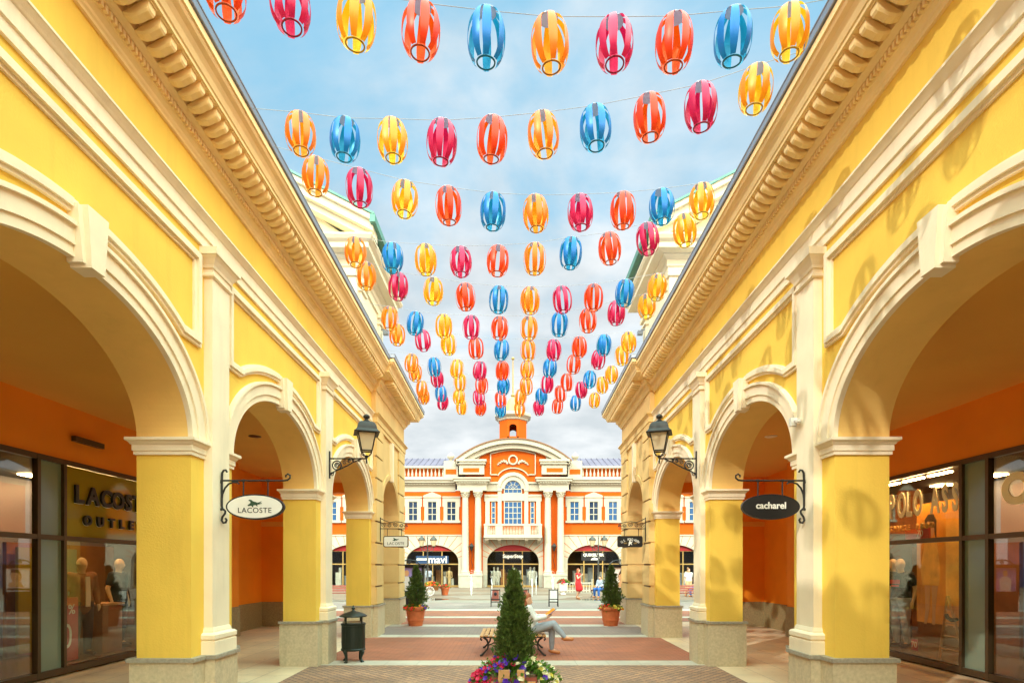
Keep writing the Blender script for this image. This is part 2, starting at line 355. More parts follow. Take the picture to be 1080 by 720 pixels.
def arcade(side):
    fl = 1 if side < 0 else -1
    nm = 'left' if side < 0 else 'right'
    shade = 'shaded' if side < 0 else 'sunlit'
    lab = ('yellow arcaded shop building in shade, its bracket carrying the white oval sign' if side < 0 else
           'yellow arcaded shop building in sun, dappled with lantern shadows, beside the black oval sign')
    B = empty('arcade_building', (0,0,0), 0, lab, 'arcade building', 'arcaded shop buildings flanking the street')
    B.location = (fl*PX(5.0, 0), 5.0, 0)
    inv = Matrix.Translation(-Vector(B.location))
    def put(mb, name, mats, parent=None, smooth=False):
        o = mb.build(name, mats, None, smooth)
        o.data.transform(inv)
        if parent is None: o.parent = B
        else: o.parent = parent
        return o
    def mk(): return MB(fl)
    # main wall: every bay from mid pier to mid pier
    mb = mk()
    for i, yc in enumerate(ARCH):
        y0 = YS if i == 0 else (ARCH[i-1]+yc)/2
        y1 = YJ if i == len(ARCH)-1 else (ARCH[i+1]+yc)/2
        arch_wall(mb, yc, HA, ZS, RISE, y0, y1, ZT, 0, -T, 1, 0, 0, 0)
    put(mb, 'wall', [M['yellow'], M['soffit']])
    # archivolts and keystones and panel frames
    for yc in ARCH:
        mb = mk()
        def ell(da, db, n=56): return arc_pts(yc, ZS, HA+da, RISE+db, n)
        band(mb, ell(-.004,-.004), ell(.09,.085), -.03, .025)
        band(mb, ell(.088,.083), ell(.235,.225), -.01, .045)
        band(mb, ell(.233,.223), ell(.27,.26), -.01, .075)
        # short upright returns below the springing down to the impost are hidden by the impost itself
        put(mb, 'archivolt', M['cream'])
        mb = mk()
        def key(w0, w1, z0, z1, a):
            ys = [(yc-w0, z0), (yc+w0, z0), (yc+w1, z1), (yc-w1, z1)]
            mb.add([(PX(y,-.04),y,z) for y,z in ys]+[(PX(y,a),y,z) for y,z in ys], [(0,1,2,3),(4,5,6,7),(0,1,5,4),(1,2,6,5),(2,3,7,6),(3,0,4,7)])
        key(.115, .17, 4.262, 4.70, .09); key(.078, .122, 4.235, 4.715, .135)
        put(mb, 'keystone', M['cream'])
        mb = mk()
        # bolection panel frame: flat outer fillet, ovolo and inner fillet
        def frame(off0, off1, a):
            o = off0; i_ = off1
            ho, zt, bl = 1.78, 5.36, 4.30
            # top and sides
            fbox(mb, yc-ho+o, yc+ho-o, -.01, a, zt-i_, zt-o)
            for s_ in (-1, 1):
                ya, yb = sorted((yc+s_*(ho-o), yc+s_*(ho-i_)))
                fbox(mb, ya, yb, -.01, a, bl+o, zt-i_)
                # ear at the foot
                ya, yb = sorted((yc+s_*(ho-i_), yc+s_*1.41))
                fbox(mb, ya, yb, -.01, a, bl+o, bl+i_)
                A, Bz = 2.16, 1.40
                n = 18
                def curve(d):
                    pts = []
                    for q in range(n+1):
                        dy = 1.41-(1.41-.12)*q/n
                        pts.append((yc+s_*dy, ZS+Bz*math.sqrt(max(0, 1-(dy/A)**2))+d))
                    return pts
                lo, hi = curve(o), curve(i_)
                lo[0] = (lo[0][0], bl+o); hi[0] = (hi[0][0], bl+i_)
                band(mb, lo, hi, -.01, a)
        frame(.0, .035, .035); frame(.0345, .095, .06); frame(.0945, .13, .025)
        put(mb, 'panel_frame', M['cream'])
    # piers between the arches: plinth, impost, pilaster
    piers = [(-7.0, ARCH[0]-HA)]+[(ARCH[i]+HA, ARCH[i+1]-HA) for i in range(4)]+[(ARCH[4]+HA, YJ-.02)]
    IMP = [(-.01,3.06),(.022,3.06),(.022,3.098),(.034,3.104),(.034,3.165),(.045,3.172),(.06,3.195),(.085,3.212),(.085,3.243),(-.01,3.252)]
    for i, (ya, yb) in enumerate(piers):
        yp = (ya+yb)/2; last = i == len(piers)-1; first = i == 0
        mb = mk()
        e = .05
        path = [(PX(ya,-T)-e+e,ya)]
        # stone plinth: body with a projecting pedestal under the pilaster, then its cap slab
        fbox(mb, ya-e, yb+(0 if last else e), -T-e, e, 0, .785, 0)
        fbox(mb, ya-e-.025, yb+(0 if last else e+.025), -T-e-.025, e+.025, .78, .822, 1)
        if not last and not first:
            fbox(mb, yp-.27, yp+.27, e-.01, .165, 0, .784, 0)
            fbox(mb, yp-.295, yp+.295, e, .19, .7795, .8225, 1)
        put(mb, 'plinth', [M['granite'], M['granite_cap']])
        mb = mk()
        p = [(PX(yp,-T), yp), (PX(yb,-T), yb), (PX(yb,0), yb), (PX(yp,0), yp)]
        if not last: mb.sweep(IMP, p, side=-1)
        if not first:
            p = [(PX(yp,-T), yp), (PX(ya,-T), ya), (PX(ya,0), ya), (PX(yp,0) if not last else PX(yb,0), yp if not last else yb)]
            mb.sweep(IMP, p, side=1)
        put(mb, 'impost', M['cream'])
        if last or first: continue
        mb = mk()
        fbox(mb, yp-.2, yp+.2, -.02, .10, 1.05, 5.22)
        P_ = put(mb, 'pilaster', M['cream'])
        mb = mk()
        pth = [(PX(yp-.2,-.02), yp-.2), (PX(yp-.2,.1), yp-.2), (PX(yp+.2,.1), yp+.2), (PX(yp+.2,-.02), yp+.2)]
        mb.sweep([(-.01,5.145),(.012,5.145),(.03,5.16),(.03,5.185),(.012,5.20),(.008,5.25),(.025,5.255),(.03,5.285),(.06,5.34),(.085,5.372),(.10,5.378),(.10,5.46),(.075,5.473),(-.01,5.473)], pth, side=1)
        put(mb, 'capital', M['cream'], P_)
        mb = mk()
        mb.sweep([(-.01,1.13),(.005,1.125),(.018,1.09),(.02,1.07),(.045,1.065),(.065,1.045),(.065,1.0),(.05,.982),(.05,.975),(.062,.97),(.062,.823),(-.01,.823)], pth, side=1)
        put(mb, 'pilaster_base', M['cream'], P_)
    # entablature of the long wall
    p = [(PX(YS,0), YS), (PX(YJ,0), YJ)]
    mb = mk(); mb.sweep(ARCHI, p); put(mb, 'architrave', M['cream'])
    mb = mk(); mb.sweep(CORN, p)
    y = -2.0
    while y < YJ-.5:                       # carved modillions
        w, a0, a1 = .047, .179, .405
        prof = [(a0,6.575),(a0+.06,6.560),(a0+.12,6.570),(a0+.17,6.598),(a1-.015,6.612),(a1,6.632),(a1,6.70)]
        n = len(prof)
        for ww, ins in ((w, 0), ):
            vs = []
            for sgn, sh in ((-1, .012), (-1, 0), (1, 0), (1, .012)):
                for a, z in prof:
                    yy = y+sgn*(ww-(sh if False else 0)) if sh == 0 else y+sgn*(ww+.0)
                    vs.append((PX(y, a), y+sgn*(ww-(0 if sh else .014)), z+(sh if sh else -.006)))
            fs = []
            for q in range(3):
                for r in range(n-1): fs.append((q*n+r, q*n+r+1, (q+1)*n+r+1, (q+1)*n+r))
            fs.append([r for r in range(n)]+[]) ; fs.append([3*n+r for r in range(n)][::-1])
            mb.add(vs, fs)
        fbox(mb, y-.052, y+.052, .178, .42, 6.684, 6.702)
        y += .165
    y = -2.0
    while y < YJ-.15:                      # dentils
        fbox(mb, y-.016, y+.016, .098, .132, 6.466, 6.522); y += .055
    put(mb, 'cornice', M['cornice'])
    GUT = [(.35,6.992),(.60,6.992),(.605,7.0),(.605,7.075),(.612,7.08),(.612,7.095),(.35,7.095)]
    mb = mk(); mb.sweep(GUT, [(PX(YS,0),YS),(PX(YJ-.47,0),YJ-.47)])
    put(mb, 'gutter', M['gutter'])
    # corner block, rusticated
    mb = mk()
    F = .10
    fq(mb, [(YJ,F,0),(YJ,-T,0),(YJ,-T,ZT),(YJ,F,ZT)])
    arch_wall(mb, BYC, BHA, ZS, BRISE, YJ, YE-.02, ZT+.05, F, -.50, 0, 0, 0, 0)
    courses = [.82,1.31,1.88,2.45,3.01,3.58,4.14,4.71,5.20,5.46]
    for q in range(len(courses)-1):
        z0, z1 = courses[q]+.022, courses[q+1]-.022
        if q == len(courses)-2: z1 = 5.475
        fbox(mb, YJ-.02, BYC-BHA+.02, -.52, .145, z0, z1)
        fbox(mb, BYC+BHA-.02, YE, -.52, .145, z0, z1)
    for z in courses[1:-1]:
        fbox(mb, YJ+.01, BYC-BHA-.03, -.4, .112, z-.023, z+.023, 1)
        fbox(mb, BYC+BHA+.004, YE-.03, -.49, .112, z-.023, z+.023, 1)
    fbox(mb, YJ-.012, YE-.002, -.5, .12, 5.47, ZT+.04)
    put(mb, 'corner_block', [M['tan'], M['groove']])
    mb = mk()
    def ellb(d): return arc_pts(BYC, ZS, BHA+d, BRISE+d, 56)
    band(mb, ellb(-.004), ellb(.07), .08, .118); band(mb, ellb(.069), ellb(.17), .08, .132)
    put(mb, 'archivolt', M['tan'])
    mb = mk()
    mb.add([(PX(yy,a),yy,z) for a in (.08,.19) for yy,z in ((BYC-.07,4.32),(BYC+.07,4.32),(BYC+.12,5.46),(BYC-.12,5.46))], [(0,1,2,3),(4,5,6,7),(0,1,5,4),(1,2,6,5),(2,3,7,6),(3,0,4,7)])
    put(mb, 'keystone', M['cream'])
    mb = mk()
    fbox(mb, YJ-.05, BYC-BHA+.05, -.58, .175, 0, .785, 0); fbox(mb, YJ-.07, BYC-BHA+.07, -.6, .195, .78, .823, 1)
    put(mb, 'plinth', [M['granite'], M['granite_cap']]); mb = mk()
    fbox(mb, BYC+BHA-.05, YE+.03, -.58, .175, 0, .785, 0); fbox(mb, BYC+BHA-.07, YE+.05, -.6, .195, .78, .823, 1)
    put(mb, 'plinth', [M['granite'], M['granite_cap']])
    mb = mk()
    for ya, sd, yb in ((BYC-BHA, -1, YJ+.0), (BYC+BHA, 1, YE)):
        mb.sweep([(a*.7, z) for a, z in IMP], [(PX(ya,-.5), ya), (PX(ya,F+.03), ya)] if sd < 0 else [(PX(ya,F+.03), ya), (PX(ya,-.5), ya)], side=-1)
    put(mb, 'impost', M['tan'])
    bp = [(PX(YJ,-.15), YJ-.02), (PX(YJ,.12), YJ-.02), (PX(YE,.12), YE), (-8.6, YE)]
    mb = mk(); mb.sweep([(a+.0, z+.003) for a, z in ARCHI], bp); put(mb, 'architrave', M['tan'])
    mb = mk(); mb.sweep([(a, z+.055) for a, z in CORN], bp)
    y = YJ+.30
    while y < YE-.1:
        fbox(mb, y-.05, y+.05, .30, .53, 6.66, 6.757); y += .165
    y = YJ+.1
    while y < YE:
        fbox(mb, y-.016, y+.016, .21, .252, 6.521, 6.577); y += .055
    put(mb, 'cornice', M['cornice'])
    mb = mk(); mb.sweep([(a, z+.055) for a, z in GUT], [(PX(YJ,-.15), YJ-.02), (PX(YJ,.12), YJ-.02), (PX(YE,.12), YE), (-8.6, YE)])
    put(mb, 'gutter', M['gutter'])
    # end wall of the arcade towards the square with its own arch, and the inner cross wall
    mb = mk()
    XE0, XE1, xc, hx = PX(YE,-.5), -9.0, -5.70, 1.38
    arc = arc_pts(xc, ZS-.1, hx, 1.10, 24)
    for yy in (YE-.03, YE-.5):
        mb.add([(XE0,yy,0),(xc+hx,yy,0),(xc+hx,yy,ZT),(XE0,yy,ZT)], [(0,1,2,3)]); mb.add([(xc-hx,yy,0),(XE1,yy,0),(XE1,yy,ZT),(xc-hx,yy,ZT)], [(0,1,2,3)])
        for q in range(24):
            (xa,za),(xb,zb) = arc[q], arc[q+1]
            mb.add([(xa,yy,za),(xb,yy,zb),(xb,yy,ZT),(xa,yy,ZT)], [(0,1,2,3)])
    for q in range(24):
        (xa,za),(xb,zb) = arc[q], arc[q+1]
        mb.add([(xa,YE-.03,za),(xb,YE-.03,zb),(xb,YE-.5,zb),(xa,YE-.5,za)], [(0,1,2,3)])
    for x in (xc-hx, xc+hx): mb.add([(x,YE-.03,0),(x,YE-.5,0),(x,YE-.5,ZS-.1),(x,YE-.03,ZS-.1)], [(0,1,2,3)])
    put(mb, 'end_wall', M['orange_in'])
    mb = mk()
    mb.box(-8.9, -6.25, 17.4, 17.7, .75, CEIL+.02, 0); mb.box(-8.9, -6.22, 17.37, 17.73, 0, .75, 1); mb.box(-8.9, -6.23, 17.38, 17.69, 3.05, 3.20, 2)
    put(mb, 'cross_wall', [M['orange_in'], M['dado'], M['ceiling']])
    # interior: ceiling, shop front wall above the glazing, glazing
    mb = mk(); fq(mb, [(YS,-T+.02,CEIL),(YE-.1,-T+.02,CEIL),(YE-.1,SHOP-.3,CEIL),(YS,SHOP-.3,CEIL)])
    fbox(mb, YS, YE-.06, -T+.0, SHOP, CEIL+.003, CEIL+.2)
    put(mb, 'ceiling', M['ceiling'])
    mb = mk(); YG0, YG1 = -6.0, 14.3
    fbox(mb, YS, YE-.06, SHOP-.25, SHOP, 3.62, CEIL+.01); fbox(mb, YG1, YE-.06, SHOP-.25, SHOP+.001, .75, 3.63)
    fbox(mb, YS, YG0, SHOP-.25, SHOP+.001, .0, 3.63)
    fbox(mb, 14.55, 15.0, SHOP-.02, SHOP+.42, .78, CEIL-.003); fbox(mb, 14.52, 15.03, SHOP-.02, SHOP+.45, 0, .78, 1)
    fbox(mb, YG1, YE-.08, SHOP-.2, SHOP+.03, 0, .751, 1)
    put(mb, 'shop_wall', [M['orange_in'], M['dado']])
    mb = mk()
    mull = [1.65, 2.15, 5.35, 5.86, 9.03, 9.57, 12.75, 13.25, YG1-.03]
    for z0, z1 in ((.035,.14),(2.265,2.345),(3.54,3.625)): fbox(mb, YG0, YG1, SHOP-.055, SHOP+.03, z0, z1)
    for y in mull: fbox(mb, y-.032, y+.032, SHOP-.06, SHOP+.034, .03, 3.62)
    fr = put(mb, 'shop_window', M['bronze'])
    edges = [YG0]+mull
    for q in range(len(edges)-1):
        ya, yb = edges[q]+.03, edges[q+1]-.03
        mb = mk(); narrow = yb-ya < .6
        fbox(mb, ya, yb, SHOP-.030, SHOP-.018, .14, 2.266); fbox(mb, ya, yb, SHOP-.030, SHOP-.018, 2.344, 3.542)
        put(mb, 'pane', M['green_panel'] if narrow else M['glass'], fr)
    mb = mk()
    fbox(mb, YG0, YG1, SHOP-3.0, SHOP-.06, .02, .06, 0); fbox(mb, YG0, YG1, SHOP-3.2, SHOP-3.0, 0, 3.7, 1); fbox(mb, YG0-.1, YG0, SHOP-3.2, SHOP-.06, 0, 3.7, 1); fbox(mb, YG1-.02, YG1+.1, SHOP-3.2, SHOP-.06, 0, 3.7, 1)
    fbox(mb, YG0, YG1, SHOP-3.2, SHOP-.25, 3.63, 3.75, 1)
    fbox(mb, 5.9, YG1-.05, SHOP-1.15, SHOP-.09, .06, .145, 2)
    for y in (3.2, 6.6, 12.2): fbox(mb, y, y+.9, SHOP-2.99, SHOP-2.6, .06, 2.2, 3)
    fbox(mb, 10.9, 13.9, SHOP-2.2, SHOP-2.12, .06, 2.3, 3)
    put(mb, 'shop_interior', [M['shopfloor'], M['shopdark'], M['shopfloor'], M['shopwood']])
    # lit strip lamps at the top of the shop windows; the left ones are hidden, added as fill
    for y in (9.95, 10.6, 11.5) if side < 0 else (10.1, 10.8, 11.5):
        mb = mk(); fbox(mb, y, y+.55, SHOP-.24, SHOP-.18, 3.50, 3.53); put(mb, 'shop_lamp_or_fill', M['lamp_on'])
    for y in (11.0, 12.4):
        mb = mk(); fbox(mb, y, y+.30, SHOP-2.0, SHOP-1.70, 3.60, 3.624); put(mb, 'shop_lamp_or_fill', M['lamp_on'])
    # roof of the block
    mb = mk()
    fq(mb, [(YS,.36,7.06),(YE,.36,7.06),(YE,-6.5,8.1),(YS,-6.5,8.1)]); fq(mb, [(YS,-6.5,8.1),(YE,-6.5,8.1),(YE,-6.5,0),(YS,-6.5,0)])
    fq(mb, [(YS,.36,7.06),(YS,-6.5,8.1),(YS,-6.5,0),(YS,-T,0),(YS,-T,6.0)])
    put(mb, 'roof', M['roofgrey'])
    for y in (3.7, 7.9, 11.9, 16.0):
        mb = mk(); mb.lathe([(.02,-.012),(.10,-.012),(.125,-.004),(.125,.006)], PX(y,-1.75), y, CEIL-.004, 20)
        put(mb, 'downlight', M['bronze'] if side < 0 else M['cream'])
    return B
BL = arcade(-1); BR = arcade(1)
def under(o, parent):
    o.data.transform(Matrix.Translation(-Vector(parent.location))); o.parent = parent; return o
# things of the shop fronts
def on_left(y, a): return PX(y, a)
# olive sign panel with the letters behind the left glazing
mb = MB(); fbox(mb, 9.605, 12.715, SHOP-.017, SHOP-.008, 2.348, 3.538)
panel = under(mb.build('sign_panel', M['olive']), BL)
def letters(s, ys, z, size, mat_, a, parent, facing, flip, sx=1., offset=.012, ext=.02, name='letter', w=.0):
    for ch, y in zip(s, ys):
        if ch == ' ': continue
        me = text_mesh(ch, size, ext=ext, offset=offset, sx=sx)
        me.materials.clear(); me.materials.append(mat_)
        me.transform(face_matrix((flip*PX(y, a), y, z), facing))
        me.transform(Matrix.Translation(-Vector(parent.location)))
        me.name = name
        o = bpy.data.objects.new(name, me); C.objects.link(o); o.parent = parent
letters('LACOSTE', [9.90,10.24,10.58,10.90,11.20,11.47,11.73], 3.06, .42, M['white'], SHOP-.004, BL, '+x', 1, offset=.016, ext=.006)
letters('LACOSTE', [9.885,10.225,10.565,10.885,11.185,11.455,11.715], 3.068, .42, M['black'], SHOP+.022, BL, '+x', 1, offset=.014)
letters('OUTLET', [10.10,10.42,10.72,11.0,11.28,11.56], 2.63, .23, M['white'], SHOP-.004, BL, '+x', 1, offset=.012, ext=.006)
letters('OUTLET', [10.09,10.41,10.71,10.99,11.27,11.55], 2.635, .23, M['black'], SHOP+.022, BL, '+x', 1, offset=.01)
M['cream_letter'] = mat('cream_sign_letter', (.93,.86,.60), .5)
M['gold_letter'] = mat('gold_sign_letter', (.50,.34,.10), .4, metal=.3)
letters('US POLO ASSI', [12.15,11.92,11.6,11.42,11.13,10.92,10.67,10.4,10.22,9.98,9.74,9.605], 3.0, .66, M['cream_letter'], SHOP-.010, BR, '-x', -1, sx=.46, offset=.020, ext=.006)
letters('SINCE 1890', [11.55-.13*i for i in range(10)], 2.58, .15, M['gold_letter'], SHOP-.075, BR, '-x', -1, offset=.004)
letters('O', [8.53], 2.98, .62, M['cream_letter'], SHOP-.010, BR, '-x', -1, offset=.03, ext=.008)

# ------------------------------------------------------------------ ribbon lanterns on their wires
ORD = ['first','second','third','fourth','fifth','sixth','seventh','eighth','ninth','tenth','eleventh']
ROWS = [ # columns and rows of the lantern centres as measured, left to right
 ('OPYOBGPOBY', [(237,-11),(306,5),(376,21),(444,32),(513,40),(580,46),(648,46),(711,45),(773,39),(833,34)]),
 ('GBYPOGBOPY', [(317,141),(364,147),(414,148),(466,150),(519,147),(573,142),(628,135),(685,124),(739,113),(797,94)]),
 ('GPYOBGPOBY', [(333,186),(379,198),(427,210),(473,217),(520,223),(565,225),(612,224),(657,222),(698,218),(740,212)]),
 ('GBYPOGBOPY', [(375,266),(414,272),(449,274),(486,276),(525,275),(564,273),(602,267),(643,262),(683,252),(722,243)]),
 ('GPYOBGPOBY', [(386,291),(420,302),(457,307),(491,313),(526,316),(559,317),(593,316),(626,314),(659,309),(693,303)]),
 ('GBYPOGBOPY', [(411,336),(438,341),(468,344),(497,345),(527,346),(558,346),(590,342),(620,338),(650,330),(682,323)]),
 ('GPYOBGPOBY', [(419,353),(446,359),(473,363),(502,367),(529,369),(557,369),(584,369),(611,366),(637,364),(663,361)]),
 ('GBYPOGBOPY', [(434,383),(458,387),(482,389),(506,391),(530,391),(556,390),(580,388),(605,384),(631,379),(656,375)]),
 ('GPYOBGPOBY', [(438,393),(461,399),(485,403),(508,406),(531,407),(555,407),(577,405),(598,403),(622,400),(645,395)]),
 ('GBYPOGBOPY', [(445,410),(465,415),(484,418),(505,419),(528,421),(549,419),(571,418),(591,415),(613,411),(635,406)]),
 ('GPYOBGPOBY', [(447,418),(467,424),(487,429),(507,430),(528,432),(548,431),(568,430),(588,428),(607,425),(627,422)]),
]
NR = 8
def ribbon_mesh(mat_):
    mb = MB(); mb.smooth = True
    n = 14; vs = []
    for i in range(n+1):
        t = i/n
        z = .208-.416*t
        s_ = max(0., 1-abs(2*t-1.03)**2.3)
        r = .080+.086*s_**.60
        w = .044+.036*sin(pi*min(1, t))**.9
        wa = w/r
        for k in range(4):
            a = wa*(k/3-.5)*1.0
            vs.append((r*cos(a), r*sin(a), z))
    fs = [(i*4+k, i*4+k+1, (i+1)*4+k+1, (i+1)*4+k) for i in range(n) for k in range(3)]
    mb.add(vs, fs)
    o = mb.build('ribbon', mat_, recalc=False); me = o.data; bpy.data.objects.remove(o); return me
def ring_mesh(m):
    mb = MB(); mb.smooth = True
    mb.lathe([(.072,-.202),(.083,-.199),(.086,-.203),(.084,-.210),(.074,-.213),(.072,-.202)], n=24, cap=False)
    o = mb.build('bottom_ring', m); me = o.data; bpy.data.objects.remove(o); return me
def cap_mesh():
    mb = MB(); mb.lathe([(.001,.214),(.076,.214),(.082,.210),(.082,.202),(.076,.200),(.001,.204)], n=20)
    mb.tube([(0,0,.21),(.004,0,.225),(0,0,.24)], .004, 5)
    o = mb.build('top_cap', M['cap']); me = o.data; bpy.data.objects.remove(o); return me
CAPM = cap_mesh()
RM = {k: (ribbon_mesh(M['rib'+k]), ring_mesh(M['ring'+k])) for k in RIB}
def hang(cols, P, d, x, where, which):
    for i, ((X, y, z), c) in enumerate(zip(P, cols)):
        e = empty('ribbon_lantern', (X, y, z), random.uniform(0, 6.28), f'{RIB[c][0]} ribbon lantern, {ORD[i]} from the left {where}', 'lantern', 'ribbon lanterns strung across the street')
        e.rotation_euler.x = R(random.uniform(-5, 5)); e.rotation_euler.y = R(random.uniform(-6, 6))
        rm, gm = RM[c]
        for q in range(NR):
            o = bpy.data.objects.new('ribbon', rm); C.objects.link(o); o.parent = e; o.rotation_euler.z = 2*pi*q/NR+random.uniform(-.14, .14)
        o = bpy.data.objects.new('bottom_ring', gm); C.objects.link(o); o.parent = e
        o = bpy.data.objects.new('top_cap', CAPM); C.objects.link(o); o.parent = e
    # wire through the lantern tops to both gutters
    sl = (d[1]-d[0])/(x[1]-x[0])
    def at(X, z): return (X, d[0]+sl*(X-x[0]), z)
    yl = d[0]+sl*(-2.9-x[0]); yr = d[0]+sl*(2.9-x[0])
    XL = PX(yl, .60 if yl < YJ-.5 else .71); XR = -PX(yr, .60 if yr < YJ-.5 else .71)
    pw = [at(XL, 7.04)]+[(X, y, z+.238) for X, y, z in P]+[at(XR, 7.04)]
    mb = MB(); mb.tube(pw, .003, 5)
    tag(mb.build('lantern_wire', M['wire']), 'thin grey wire carrying '+which, 'wire', 'lantern wires across the street')
for ri, (cols, pts) in enumerate(ROWS):
    n = len(pts); top = []
    P = []
    zend, zmid = (6.72, 6.42)
    zz = [zmid+(zend-zmid)*((i-4.5)/4.5)**2-.02 for i in range(n)]
    d = [FP*(zz[i]-EYE)/(HY-pts[i][1]) for i in (0, n-1)]
    x = [(pts[i][0]-VX)*q/FP for i, q in ((0, d[0]), (n-1, d[1]))]
    for i, (px, py) in enumerate(pts):
        # the wire is straight in plan: meet its line with the sight line, then let the sag give the height
        sl = (d[1]-d[0])/(x[1]-x[0]); k = (px-VX)/FP
        y = (d[0]-sl*x[0])/(1-sl*k); X = k*y; z = EYE+(HY-py)*y/FP
        P.append((X, y, z))
    hang(cols, P, d, x, f'on the {ORD[ri]} string from the front', f'the {ORD[ri]} string of ribbon lanterns from the front')
# the strings go on over and behind the viewpoint: out of the picture, but their shadows fall on the sunlit front
for ri, (dl, dr) in enumerate(((4.05,3.5),(2.55,2.9),(1.85,1.2),(.25,.6),(-.45,-1.05),(-2.05,-1.7),(-2.8,-3.35))):
    xs = [-2.47+.552*i for i in range(10)]
    zz = [6.42+.3*((i-4.5)/4.5)**2-.02 for i in range(10)]
    P = [(X, dl+(dr-dl)*(X-xs[0])/(xs[-1]-xs[0]), z) for X, z in zip(xs, zz)]
    hang(ROWS[1-ri % 2][0], P, [dl, dr], [xs[0], xs[-1]], f'on the {ORD[ri]} string overhead, out of view', f'the {ORD[ri]} string of lanterns overhead, out of view')
# ------------------------------------------------------------------ wall lanterns
def spiral(cx, cz, r0, r1, a0, a1, n=22):
    return [(cx+(r0+(r1-r0)*i/n)*cos(a0+(a1-a0)*i/n), cz+(r0+(r1-r0)*i/n)*sin(a0+(a1-a0)*i/n)) for i in range(n+1)]
def wall_lamp(side):
    fl = 1 if side < 0 else -1
    y = 10.93; x0 = PX(y, .10)
    e = empty('wall_lantern', (fl*x0, y, 3.9), 0, 'black iron wall lantern on the '+('shaded pilaster above the green litter bin' if side < 0 else 'sunlit pilaster beyond the black oval sign'), 'wall lamp', 'wall lanterns on the arcade pilasters')
    mb = MB(fl)                      # bracket in the plane y = 0, u from the wall outwards
    mb.box(0, .022, -.02, .02, -.38, .14)
    mb.tube([(0.01,0,0),(.72,0,0)], .014, 8)
    mb.tube([(u,0,v) for u,v in spiral(.15,-.13,.085,.085,0,2*pi,24)][:-1], .013, 6, closed=True)
    mb.tube([(u,0,v) for u,v in spiral(.15,-.13,.055,.012,0,3.3*pi,26)], .011, 6)
    mb.tube([(.02,0,-.30),(.10,0,-.25),(.24,0,-.19),(.36,0,-.13),(.46,0,-.07),(.56,0,-.03),(.62,0,-.012)], .012, 6)
    for cx, cz, r in ((.30,-.07,.045),(.385,-.05,.035),(.46,-.035,.022),(.06,-.30,.04),(.58,-.04,.025)):
        mb.tube([(u,0,v) for u,v in spiral(cx,cz,r,.008,.4,3.4*pi,20)], .008, 6)
    for u in (.08,.30,.44,.60): mb.sphere((u,0,0), .02, 8, 6)
    mb.build('bracket', M['iron'], e, smooth=True)
    cx = .72
    mb = MB(fl)
    mb.lathe([(.001,-.10),(.012,-.09),(.016,-.05),(.012,0),(.03,.02),(.045,.05),(.035,.06)], cx, 0, 0, 12)
    rot = R(45+18)
    def sq(r, z): return [(cx+r*cos(rot+pi/2*i), r*sin(rot+pi/2*i), z) for i in range(4)]
    lo, hi = sq(.135,.145), sq(.235,.49)
    for i in range(4):
        mb.tube([lo[i], hi[i]], .0125, 6); mb.tube([lo[i], lo[(i+1)%4]], .0125, 6); mb.tube([hi[i], hi[(i+1)%4]], .0125, 6)
        m_ = sq(.06,.055)[i]
        mb.tube([lo[i], ((lo[i][0]*.55+m_[0]*.45)+ (lo[i][0]-cx)*.12, lo[i][1]*.62+m_[1]*.38, .09), m_], .010, 6)
    mb.build('frame', M['iron'], e)
    mb = MB(fl)
    mb.lathe([(.10,.46),(.33,.475),(.335,.487),(.30,.505),(.262,.545),(.245,.60),(.215,.655),(.16,.69),(.09,.705),(.06,.72)], cx, 0, 0, 4, rot=rot)
    mb.lathe([(.05,.70),(.062,.72),(.035,.745),(.03,.76),(.06,.785),(.065,.81),(.045,.835),(.02,.85),(.001,.86)], cx, 0, 0, 12)
    mb.build('roof_cap', M['iron'], e)
    mb = MB(fl)
    lo, hi = sq(.128,.148), sq(.226,.475)
    for i in range(4): mb.add([lo[i], lo[(i+1)%4], hi[(i+1)%4], hi[i]], [(0,1,2,3)])
    mb.build('glass', M['milk'], e)
    return e
wall_lamp(-1); wall_lamp(1)

